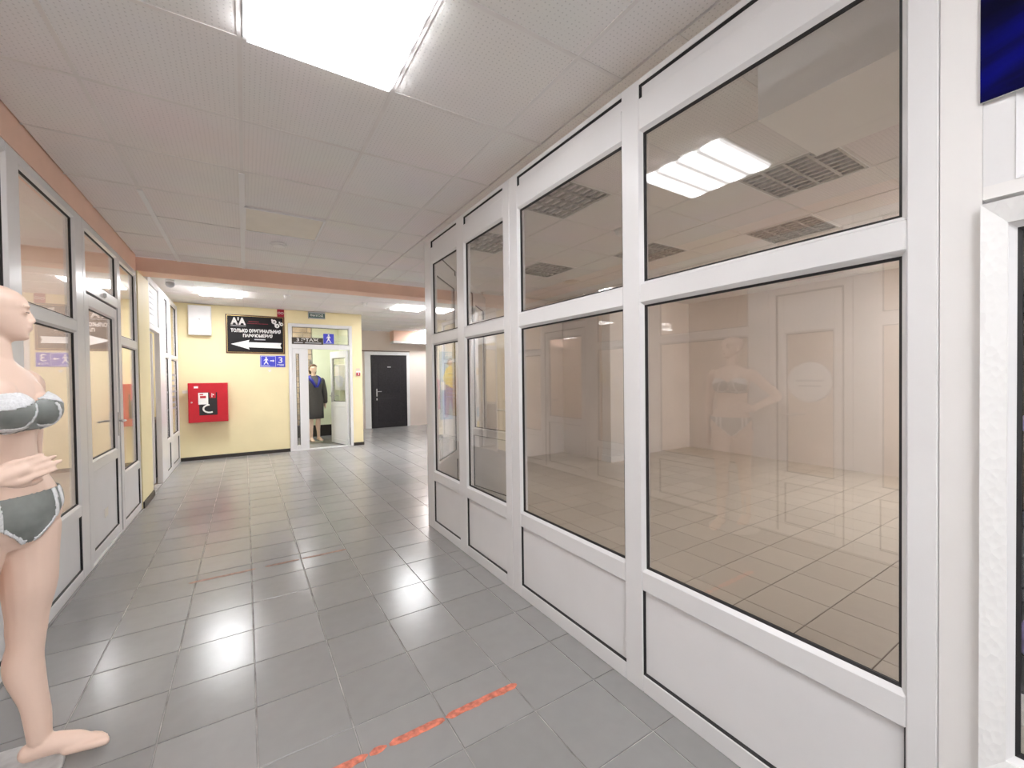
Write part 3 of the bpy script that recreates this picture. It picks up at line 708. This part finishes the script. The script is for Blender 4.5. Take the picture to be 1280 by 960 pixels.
# ------------------------------------------------------------------ things on the yellow wall (local y=0 is the wall face, -y towards the corridor)
def wall_thing(name, x, z, label, cat): return tag(empty(name, (x, YW-.0005, z)), label, cat)
eb = wall_thing('electrical_box', -.66, 2.487, 'white metal electrical box high on the yellow wall', 'electrical box')
box('body', 'white', -.165, .165, -.12, 0, -.26, .26, eb, .004); ebd = box('door', 'white', -.155, .155, -.128, -.121, -.25, .25, eb, .003)
lathe('lock', 'metal', [(.012, 0), (.012, .006), (.008, .01)], ebd, 16, Matrix.Translation((0, -.128, .02)) @ Matrix.Rotation(R(90), 4, 'X'))
sg = wall_thing('perfume_sign', .19, 2.28, 'black sign with brown border, Cyrillic lettering and a white arrow', 'sign')
box('board', 'signbrown', -.478, .478, -.02, 0, -.36, .36, sg, .003)
sface = box('face', 'signblack', -.452, .452, -.0225, -.0201, -.335, .335, sg)
box('border_line', 'gold', -.456, .456, -.0215, -.0202, -.340, .340, sg)
Yf = -.0226
text('logo', 'white', "A'A", sface, -.40, -.16, .17, .31, Yf, .002, .05)
box('logo_underline', 'greytext', -.40, -.16, Yf-.001, Yf, .145, .157, sface)
box('faded_script', 'darkred', -.14, .20, Yf-.001, Yf, .20, .206, sface); box('faded_script', 'darkred', -.12, .05, Yf-.001, Yf, .235, .243, sface)
text('lettering', 'white', 'ТОЛЬКО ОРИГИНАЛЬНАЯ', sface, -.40, .41, .03, .10, Yf, .002, .05)
text('lettering', 'white', 'ПАРФЮМЕРИЯ', sface, -.21, .27, -.06, .01, Yf, .002, .05)
box('small_print', 'greytext', -.03, .15, Yf-.001, Yf, -.105, -.085, sface)
poly('arrow', 'white', [(-.40, -.19), (-.11, -.105), (-.125, -.15), (.42, -.15), (.40, -.20), (.42, -.255), (-.125, -.245), (-.11, -.285)], Yf-.002, Yf, sface)
for (cx, cz, a) in ((.30, .255, .5), (.35, .18, .5), (.425, .215, -.3)):
    rr_ = .042 if cx < .4 else .033
    lathe('perfume_drop', 'white', [(rr_, 0), (rr_, .002)], sface, 16, Matrix.Translation((cx, Yf, cz)) @ Matrix.Rotation(R(90), 4, 'X'))
    box('perfume_cap', 'white', cx-.045, cx-.02, Yf-.002, Yf, cz+.015, cz+.05, sface)
    lathe('perfume_mark', 'signblack', [(rr_*.35, 0), (rr_*.35, .003)], sface, 12, Matrix.Translation((cx+.005, Yf, cz)) @ Matrix.Rotation(R(90), 4, 'X'))
rs = wall_thing('glasses_sign', .606, 2.715, 'small dark red sign with a glasses symbol above the black sign', 'sign')
box('board', 'darkred', -.06, .06, -.012, 0, -.073, .073, rs); 
for s in (-1, 1):
    bm = bmesh.new(); bmesh.ops.create_circle(bm, segments=20, radius=.026); bm.free()
    pts = [(s*.027+.022*math.cos(t*math.pi/8), -.0135, .0+.018*math.sin(t*math.pi/8)) for t in range(17)]
    tube('symbol', 'white', pts, .0035, rs, 6)
bs = wall_thing('floor_sign', .457, 1.773, 'blue sign with a walking figure, an arrow and the floor number 3', 'sign')
box('board', 'blue', -.21, .21, -.01, 0, -.11, .11, bs)
bs_y = -.0101
for a in ((-.20, .05, .095, .10), (-.20, .05, -.10, -.095), (-.20, -.195, -.095, .095), (.045, .05, -.095, .095)): box('border_line', 'white', a[0], a[1], bs_y-.001, bs_y, a[2], a[3], bs)
def walker(parent, cx, cz, k, y):
    lathe('figure_head', 'white', [(.014*k, 0), (.014*k, .001)], parent, 14, Matrix.Translation((cx, y, cz+.062*k)) @ Matrix.Rotation(R(90), 4, 'X'))
    poly('figure_body', 'white', [(cx-.018*k, cz+.04*k), (cx+.014*k, cz+.045*k), (cx+.035*k, cz+.012*k), (cx+.028*k, cz+.006*k), (cx+.014*k, cz+.02*k), (cx+.012*k, cz-.015*k), (cx+.04*k, cz-.065*k), (cx+.026*k, cz-.07*k), (cx, cz-.028*k), (cx-.03*k, cz-.07*k), (cx-.044*k, cz-.066*k), (cx-.016*k, cz-.015*k), (cx-.016*k, cz+.02*k), (cx-.035*k, cz), (cx-.042*k, cz+.006*k)], y-.001, y, parent)
walker(bs, -.11, .01, 1.0, bs_y)
poly('arrow', 'white', [(-.045, .022), (.0, .022), (.0, .036), (.03, .012), (.0, -.012), (.0, .004), (-.045, .004)], bs_y-.001, bs_y, bs)
text('lettering', 'white', '3', bs, .095, .165, -.03, .085, bs_y, .001, .01); text('lettering', 'white', 'этаж', bs, .07, .19, -.085, -.05, bs_y, .001, .01)
box('stair_line', 'white', -.18, -.05, bs_y-.001, bs_y, -.085, -.078, bs)
tg = wall_thing('wall_clip', .40, 1.60, 'small cream clip on the yellow wall under the blue sign', 'clip')
box('body', 'cream', -.03, .03, -.012, 0, -.012, .012, tg, .002); box('tab', 'paper', -.012, .012, -.016, -.012, -.03, .008, tg)
fc = wall_thing('fire_cabinet', -.557, 1.03, 'red metal fire hose cabinet with a dark window on the yellow wall', 'fire cabinet')
box('body', 'red', -.285, .285, -.22, 0, -.345, .345, fc, .004)
dr = box('door', 'red', -.277, .277, -.236, -.221, -.337, .337, fc, .004)
box('window', 'dark', -.13, .13, -.2385, -.2362, -.22, .18, dr); box('window_rim', 'red', -.14, .14, -.2375, -.2362, -.23, .19, dr)
tube('hose', 'paper', [(.02+.10*math.cos(t*.4)*(1-.01*t), -.240, -.11+.075*math.sin(t*.4)*(1-.01*t)) for t in range(4, 14)], .014, dr, 8)
nt_ = box('notice', 'paper', -.14, .0, -.242, -.239, -.03, .175, dr)
box('notice_print', 'red', -.115, -.03, -.2432, -.2422, .08, .12, dr); box('notice_print', 'red', -.12, -.07, -.2432, -.2422, .135, .155, dr)
box('pictogram', 'red', .02, .11, -.2425, -.2392, .08, .18, dr); box('pictogram_mark', 'white', .05, .06, -.2436, -.2426, .095, .165, dr); box('pictogram_mark', 'white', .065, .085, -.2436, -.2426, .13, .15, dr)
box('label_strip', 'white', -.20, -.14, -.2372, -.2362, .255, .29, dr)
lathe('lock', 'metal', [(.014, 0), (.014, .008)], dr, 14, Matrix.Translation((-.235, -.236, .01)) @ Matrix.Rotation(R(90), 4, 'X'))
box('pipe_stub', 'cream', -.37, -.285, -.14, -.08, .17, .22, fc, .004)
exs = wall_thing('exit_sign', 1.247, 2.712, 'dark green exit sign reading ВЫХОД over the stairwell doorway', 'exit sign')
box('housing', 'greytext', -.157, .157, -.05, 0, -.068, .068, exs, .004); box('face', 'exitgreen', -.147, .147, -.053, -.0505, -.05, .035, exs)
text('lettering', 'paper', 'ВЫХОД', exs, -.12, .12, -.035, .02, -.0531, .001, .02)
al = wall_thing('alarm_button', 2.037, 1.53, 'small red fire alarm button on the end of the yellow wall', 'alarm button')
box('base', 'white', -.045, .045, -.03, 0, -.05, .05, al, .004); box('button_plate', 'red', -.04, .04, -.04, -.0305, -.045, .02, al, .004)
lathe('button', 'paper', [(.02, 0), (.018, .006)], al, 16, Matrix.Translation((0, -.04, -.012)) @ Matrix.Rotation(R(90), 4, 'X')); box('label_strip', 'peach', -.04, .04, -.004, -.0005, .06, .11, al)

# doorway in the yellow wall
fd = tag(empty('door_8', (0, YW, 0)), 'white frame and glazed fanlight of the stairwell doorway', kind='structure')
for a, b in ((.73, .788), (1.868, 1.923)): box('jamb', 'pvc', a, b, -.02, .05, 0, 2.53, fd, .004)
for z0, z1 in ((2.03, 2.12), (2.475, 2.53)): box('head_rail', 'pvc', .788, 1.868, -.019, .049, z0, z1, fd, .003)
box('threshold', 'pvc', .788, 1.868, -.01, .05, 0, .018, fd)
pane(fd, .788, 1.868, 2.12, 2.475)
pq = tag(empty('floor_plaque', (1.075, YW-.0215, 2.187)), 'brown plaque reading 3 ЭТАЖ on the doorway fanlight', 'sign')
box('board', 'plaque', -.285, .285, 0, .008, -.064, .068, pq); text('lettering', 'white', '3 ЭТАЖ', pq, -.20, .20, -.008, .056, -.0002, .001, .02); box('small_print', 'greytext', -.25, -.09, -.001, 0, -.045, -.025, pq); box('small_print', 'greytext', -.05, .25, -.001, 0, -.045, -.025, pq)
bq = tag(empty('stair_sign', (1.465, YW-.0215, 2.247)), 'square blue sign with a white walking figure on the doorway fanlight', 'sign')
box('board', 'blue', -.10, .10, 0, .008, -.102, .102, bq); walker(bq, 0, .005, 1.1, -.0002); box('stair_line', 'white', -.06, .06, -.001, 0, -.085, -.078, bq)
lfx = tag(empty('door_9', (.79, YW+.0, 0)), 'closed white stairwell door leaf with a narrow glass slot', kind='structure')
for a, b in ((0, .065), (.125, .285)): box('stile', 'pvc', a, b, 0, .04, .02, 2.03, lfx, .003)
for z0, z1 in ((.02, .105), (1.935, 2.03)): box('rail', 'pvc', .065, .125, .001, .039, z0, z1, lfx)
box('pane', 'glass', .066, .124, .018, .024, .106, 1.934, lfx)
for a, b in ((.0655, .072), (.118, .1245)): box('gasket', 'gasket', a, b, .003, .017, .106, 1.934, lfx)
pvc_leaf('door_10', (1.862, YW+.04, 0), math.atan2(.72, -.20), 'white half glazed stairwell door leaf standing open inwards', .76, 2.02, .92, 1.88, .10, .82, .70, -1)
mr_ = tag(empty('meter_box', (2.03, 10.9, 1.15)), 'grey white electrical cabinet on the stairwell side wall', 'electrical box')
box('body', 'white', -.14, -.001, -.28, .28, 0, .62, mr_, .005); box('door', 'white', -.15, -.141, -.25, .25, .03, .59, mr_, .003)

# left shop interior furniture
ct = tag(empty('shop_counter', (-1.42, 8.05, 0)), 'low black counter inside the left shop behind the narrow glass door', 'counter')
box('body', 'dark', -.3, .3, -.45, .45, 0, .82, ct, .005); box('top', 'blackbase', -.32, .32, -.47, .47, .82, .86, ct, .004)

# ------------------------------------------------------------------ mannequins
def loft(bm, rings, seg=28):
    """rings: (cx, cy, cz, rx, ry) horizontal ellipses from bottom to top"""
    rs_ = []
    for cx, cy, cz, rx, ry in rings:
        rs_.append([bm.verts.new((cx+rx*math.cos(2*math.pi*i/seg), cy+ry*math.sin(2*math.pi*i/seg), cz)) for i in range(seg)])
    for a, b in zip(rs_, rs_[1:]):
        for i in range(seg): bm.faces.new((a[i], a[(i+1) % seg], b[(i+1) % seg], b[i]))
    bm.faces.new(rs_[0][::-1]); bm.faces.new(rs_[-1])
def limb(bm, pts, rads, seg=16, sub=6):
    """smooth tapered tube through pts (Catmull-Rom), with rounded ends"""
    P = [Vector(p) for p in pts]; out, rr = [], []
    for i in range(len(P)-1):
        p0, p1, p2, p3 = P[max(i-1, 0)], P[i], P[i+1], P[min(i+2, len(P)-1)]
        for k in range(sub):
            t = k/sub
            out.append(.5*((2*p1)+(p2-p0)*t+(2*p0-5*p1+4*p2-p3)*t*t+(3*p1-p0-3*p2+p3)*t**3))
            s = t*t*(3-2*t); rr.append(rads[i]*(1-s)+rads[i+1]*s)
    out.append(P[-1]); rr.append(rads[-1])
    d0 = (out[1]-out[0]).normalized(); d1 = (out[-1]-out[-2]).normalized()
    out = [out[0]-d0*rr[0]*.8, out[0]-d0*rr[0]*.45]+out+[out[-1]+d1*rr[-1]*.45, out[-1]+d1*rr[-1]*.8]
    rr = [rr[0]*.45, rr[0]*.85]+rr+[rr[-1]*.85, rr[-1]*.45]
    add_tube(bm, out, rr, seg)
def blob(bm, c, r, rot=None):
    g = bmesh.ops.create_icosphere(bm, subdivisions=3, radius=1)
    m = Matrix.Translation(c) @ (rot or Matrix.Identity(4)) @ Matrix.Diagonal((*r, 1))
    bmesh.ops.transform(bm, matrix=m, verts=g['verts'])
def hand(bm, wrist, fdir, pdir, k=1.0, curl=.25, side=1):
    """palm and five fingers; fdir = finger direction, pdir = towards the palm side"""
    f = Vector(fdir).normalized(); p = Vector(pdir); p = (p-f*p.dot(f)).normalized(); s = f.cross(p)*side; w = Vector(wrist)
    limb(bm, [w-f*.02, w+f*.03, w+f*.075], [.024*k, .021*k, .018*k])
    for off, ln, dl in ((-.030, .060, .078), (-.010, .072, .086), (.011, .068, .084), (.030, .054, .074)):
        b = w+s*off*k; limb(bm, [w+f*.015+s*off*.5, b+f*.05, b+f*dl], [.013, .0125, .0095], 10, 4)
        limb(bm, [b+f*(dl-.01), b+f*(dl+ln*.45)+p*curl*.012, b+f*(dl+ln*.95)+p*curl*.05], [.0092, .0085, .0065], 10, 4)
    limb(bm, [w+f*.02-s*.012, w+f*.045-s*.036+p*.012, w+f*.075-s*.046+p*.022, w+f*.098-s*.044+p*.03], [.014, .012, .010, .008], 10, 4)
def twist(z, a):
    t = max(0, min(1, (1.22-z)/.22)); return a*t*t*(3-2*t)
def build_body(hipx, chestx, headx, legs, arms, voxel, yaw_head=0.0, pelvis=0.0):
    bm = bmesh.new()
    hx_, cx_ = hipx, chestx
    prof = [(.83, .070, .095), (.87, .095, .150), (.91, .104, .166), (.95, .105, .170), (.99, .099, .163), (1.04, .088, .143), (1.09, .081, .124), (1.13, .079, .116), (1.18, .082, .118),
            (1.23, .088, .127), (1.28, .093, .138), (1.33, .094, .148), (1.37, .088, .156), (1.405, .076, .160), (1.432, .062, .135), (1.452, .052, .090), (1.47, .046, .056)]
    loft(bm, [(hx_+(cx_-hx_)*max(0, min(1, (z-.93)/.40)), 0, z, rx, ry) for z, rx, ry in prof])
    for s in (-1, 1): blob(bm, (hx_-.07, s*.075, .915), (.075, .078, .085))
    for v in bm.verts: v.co = Matrix.Rotation(twist(v.co.z, pelvis), 3, 'Z') @ v.co
    for s in (-1, 1):
        blob(bm, (cx_+.066, s*.070, 1.296), (.068, .066, .064)); blob(bm, (cx_+.035, s*.065, 1.345), (.06, .055, .07))
        blob(bm, (cx_, s*.150, 1.395), (.048, .042, .046))
    limb(bm, [(cx_-.005, 0, 1.44), (cx_-.002, 0, 1.50), ((cx_+headx)/2-.012, 0, 1.57)], [.055, .047, .047])
    # head
    hb = bmesh.new()
    H_ = [(1.538, .060, .018, .016), (1.546, .073, -.002, .028), (1.560, .079, -.022, .040), (1.578, .081, -.050, .051), (1.598, .081, -.078, .060), (1.618, .079, -.094, .067),
          (1.638, .0775, -.102, .071), (1.654, .082, -.105, .0735), (1.672, .082, -.104, .073), (1.690, .073, -.097, .067), (1.706, .057, -.083, .056), (1.718, .036, -.064, .041), (1.727, .008, -.038, .02)]
    loft(hb, [((a+b)/2, 0, z, (a-b)/2, r) for z, a, b, r in H_])
    limb(hb, [(.077, 0, 1.650), (.084, 0, 1.628), (.0905, 0, 1.609)], [.006, .008, .0095], 10, 4)
    for s in (-1, 1):
        blob(hb, (.084, s*.010, 1.603), (.010, .008, .007)); blob(hb, (.073, s*.032, 1.655), (.011, .022, .006)); blob(hb, (.068, s*.031, 1.636), (.012, .015, .008))
        blob(hb, (-.018, s*.072, 1.622), (.017, .008, .031)); blob(hb, (-.012, s*.072, 1.600), (.010, .008, .012))
    blob(hb, (.0825, 0, 1.5855), (.009, .019, .005)); blob(hb, (.080, 0, 1.576), (.008, .016, .005)); blob(hb, (.068, 0, 1.551), (.014, .018, .012))
    bmesh.ops.transform(hb, matrix=Matrix.Translation((headx, 0, 0)) @ Matrix.Rotation(yaw_head, 4, 'Z'), verts=hb.verts)
    tmp = bpy.data.meshes.new('t'); hb.to_mesh(tmp); hb.free(); bm.from_mesh(tmp); bpy.data.meshes.remove(tmp)
    for s, hip, knee, ankle, fd_ in legs:
        hip, knee, ankle, fdv = Vector(hip), Vector(knee), Vector(ankle), Vector(fd_).normalized()
        q = hip.lerp(knee, .45)+Vector((.012, 0, 0)); c = knee.lerp(ankle, .32)+Vector((-.018, 0, 0)); c2 = knee.lerp(ankle, .7)
        limb(bm, [hip, q, knee+Vector((.004, 0, .03)), knee-Vector((0, 0, .04)), c, c2, ankle], [.092, .074, .054, .049, .053, .038, .033])
        blob(bm, knee+Vector((.018, 0, .0)), (.038, .036, .042))
        h = Vector((ankle.x, ankle.y, ankle.z)); sd = Vector((-fdv.y, fdv.x, 0)); z0 = h.z-.078
        limb(bm, [Vector((h.x, h.y, z0+.035))-fdv*.03, Vector((h.x, h.y, z0+.045))+fdv*.03, Vector((h.x, h.y, z0+.034))+fdv*.09, Vector((h.x, h.y, z0+.021))+fdv*.14], [.032, .036, .034, .022])
        for k, (o, l) in enumerate(((.026, .195), (.010, .190), (-.004, .182), (-.016, .172), (-.027, .160))):
            a = Vector((h.x, h.y, z0+.022))+fdv*.08-sd*s*o*.8; limb(bm, [a, a+fdv*(l-.12)-sd*s*o*.3-Vector((0, 0, .004)), a+fdv*(l-.082)-sd*s*o*.2-Vector((0, 0, .008))], [.019, .0145, .0105 if k else .0125], 10, 4)
    for sh, el, wr_, fdv, pd, side in arms:
        sh, el, wr_ = Vector(sh), Vector(el), Vector(wr_)
        limb(bm, [sh, sh.lerp(el, .5), el, el.lerp(wr_, .35), wr_], [.046, .040, .034, .035, .023]); hand(bm, wr_, fdv, pd, 1, .02, side)
    me = bm_mesh(bm, 'raw')
    o = bpy.data.objects.new('raw', me); COL.objects.link(o)
    r = o.modifiers.new('r', 'REMESH'); r.mode = 'VOXEL'; r.voxel_size = voxel; r.use_smooth_shade = True
    s = o.modifiers.new('s', 'SMOOTH'); s.factor = .5; s.iterations = 4
    dg = bpy.context.evaluated_depsgraph_get(); out = bpy.data.meshes.new_from_object(o.evaluated_get(dg))
    bpy.data.objects.remove(o, do_unlink=True); bpy.data.meshes.remove(me)
    out.materials.clear()
    for p in out.polygons: p.use_smooth = True
    return out
def shell(name, body, m, pred, off, parent):
    """cloth that follows the body: the faces the predicate picks, moved out along their normals and given a hem thickness"""
    bm = bmesh.new(); bm.from_mesh(body); bm.normal_update()
    kill = [f for f in bm.faces if not pred(f.calc_center_median(), f.normal)]
    bmesh.ops.delete(bm, geom=kill, context='FACES')
    nrm = {v: v.normal.copy() for v in bm.verts}
    for v in bm.verts: v.co += nrm[v]*off
    me = bpy.data.meshes.new(name); bm.to_mesh(me); bm.free()
    for p in me.polygons: p.use_smooth = True
    o = link(name, me, m, parent)
    sm = o.modifiers.new('smooth', 'SMOOTH'); sm.factor = .5; sm.iterations = 2
    so = o.modifiers.new('hem', 'SOLIDIFY'); so.thickness = .003; so.offset = 1
    return o
CX = -.028
body = build_body(-.022, CX, -.024,
    [(1, (.000, .074, .875), (-.008, .080, .50), (.018, .085, .10), (1, .05, 0)), (-1, (-.062, -.070, .875), (-.135, -.066, .49), (-.240, -.050, .115), (1, -.08, 0))],
    [((CX, -.165, 1.39), (-.075, -.345, 1.20), (.068, -.190, 1.092), (.74, .60, .30), (-.5, .5, -.2), 1),
     ((CX, .165, 1.39), (-.055, .215, 1.12), (-.03, .205, .885), (.05, -.02, -1), (0, -1, 0), -1)], .0052, R(33), R(-22))
mq = tag(empty('mannequin', (-.690, 2.125, .012), R(-11)), 'bald flesh-coloured female mannequin in grey and white lingerie, one hand at her waist', 'mannequin')
link('body', body, 'skin', mq)
bx_c = CX+.07
def cup(c):
    for s in (-1, 1):
        dx, dy, dz = c.x-bx_c, c.y-s*.070, c.z-1.300
        if (dx/.09)**2+(dy/.080)**2+(dz/.072)**2 < 1 and c.x > CX+.02: return s, dy*s, dz
    return None
def not_arm(c): return abs(c.y) < .152 and not (c.y < -.12 and c.x > .03)
def bra(c, n):
    k = cup(c)
    if k: return k[2] < .050-.45*max(0, -k[1])
    return 1.228 < c.z < 1.254 and abs(c.y) < .15
shell('bra', body, 'satin', bra, .004, mq)
def lace(c, n):
    k = cup(c)
    return bool(k) and ((.018 < k[2]+.30*k[1] < .075 and k[2] < .054-.45*max(0, -k[1])) or (abs(k[1]+.01+.35*k[2]) < .006 and k[2] < .02) or abs(k[2]+.055) < .005)
shell('bra_lace', body, 'lace', lace, .006, mq)
for sd_ in (-1, 1): shell('bra_strap', body, 'satin', lambda c, n: c.z > 1.30 and c.x < CX-.01 and abs(c.y*sd_-(.085+.1*(c.z-1.3))) < .006 and c.z < 1.46, .003, mq)
def brief(c, n):
    c = Matrix.Rotation(-twist(c.z, R(-22)), 3, 'Z') @ c
    leg = .852+1.0*max(0, abs(c.y)-.02) if c.x > -.02 else .835+.35*max(0, abs(c.y)-.05)
    return .78 < c.z < 1.012 and c.z > leg and abs(c.y) < .174 and not (c.y < -.10 and c.x > .05 and c.z > .99)
unt = lambda c: Matrix.Rotation(-twist(c.z, R(-22)), 3, 'Z') @ c
shell('briefs', body, 'satin', brief, .004, mq)
for sd_ in (-1, 1):
    for y0 in (.074, .104): shell('briefs_lace', body, 'lace', lambda c, n: brief(c, n) and (q := unt(c)).x > 0 and y0 < q.y*sd_ < y0+.018, .006, mq)
    shell('briefs_trim', body, 'lace', lambda c, n: brief(c, n) and (q := unt(c)).x > 0 and .01 < q.y*sd_ < .074 and abs(q.z-(.858+1.0*max(0, abs(q.y)-.02))) < .009, .006, mq)
for s in (-1, 1):
    t = Matrix.Translation((-.024, 0, 0)) @ Matrix.Rotation(R(33), 4, 'Z')
    tube('eyebrow', 'darkpaint', [t @ Vector(p) for p in ((.0795, s*.016, 1.657), (.077, s*.030, 1.661), (.066, s*.047, 1.656))], .0010, mq, 6)
    tube('eyelash', 'darkpaint', [t @ Vector(p) for p in ((.079, s*.020, 1.634), (.0795, s*.031, 1.635), (.071, s*.045, 1.634))], .0010, mq, 6)
t = Matrix.Translation((-.024, 0, 0)) @ Matrix.Rotation(R(33), 4, 'Z')
lathe('base_plate', 'baseplate', [(.205, -.0115), (.21, -.008), (.205, -.004), (.19, -.003)], mq, 48, Matrix.Translation((-.115, .02, 0)))
tube('support_rod', 'metal', [(-.155, -.06, -.004), (-.165, -.062, .30)], .007, mq, 10)

# mannequin in a coat, in the stairwell lobby
MX, MY = 1.30, 10.35
b2 = build_body(0, -.01, -.02, [(1, (0, .07, .87), (0, .075, .50), (0, .08, .10), (1, .1, 0)), (-1, (0, -.07, .87), (.0, -.075, .50), (.0, -.08, .10), (1, -.1, 0))],
    [((-.01, -.17, 1.385), (-.04, -.235, 1.11), (.0, -.235, .87), (.1, 0, -1), (0, 1, 0), 1), ((-.01, .17, 1.385), (-.04, .235, 1.11), (.0, .235, .87), (.1, 0, -1), (0, -1, 0), -1)], .010)
mk = tag(empty('mannequin', (MX, MY, .02), R(-78)), 'dark haired mannequin in a grey knee-length coat and blue scarf in the stairwell doorway', 'mannequin')
link('body', b2, 'skin', mk)
bm = bmesh.new()
loft(bm, [(0, 0, .52, .135, .20), (0, 0, .70, .130, .195), (0, 0, .95, .135, .200), (0, 0, 1.12, .115, .158), (.01, 0, 1.22, .140, .165), (.012, 0, 1.29, .155, .178), (.005, 0, 1.35, .140, .188), (-.005, 0, 1.39, .110, .192), (-.008, 0, 1.44, .07, .12), (-.008, 0, 1.475, .058, .07)])
for s in (-1, 1): limb(bm, [(-.01, s*.17, 1.375), (-.04, s*.24, 1.11), (0, s*.238, .89)], [.068, .060, .052])
link('coat', bm_mesh(bm, 'coat', True), 'coat', mk)
bm = bmesh.new(); limb(bm, [(-.06, -.03, 1.47), (.0, -.10, 1.44), (.115, -.085, 1.37), (.155, -.02, 1.24)], [.03, .034, .036, .03]); limb(bm, [(-.06, .03, 1.47), (.0, .10, 1.44), (.115, .085, 1.37), (.155, .02, 1.24)], [.03, .034, .036, .03])
link('scarf', bm_mesh(bm, 'scarf', True), 'bluescarf', mk)
bm = bmesh.new(); loft(bm, [(-.065, 0, 1.52, .055, .07), (-.075, 0, 1.58, .065, .082), (-.06, 0, 1.65, .072, .086), (-.03, 0, 1.70, .085, .078), (-.03, 0, 1.735, .055, .045), (-.03, 0, 1.745, .02, .02)])
link('hair', bm_mesh(bm, 'hair', True), 'hair', mk)
lathe('base_plate', 'metal', [(.17, -.019), (.17, -.006), (.15, -.003)], mk, 32)
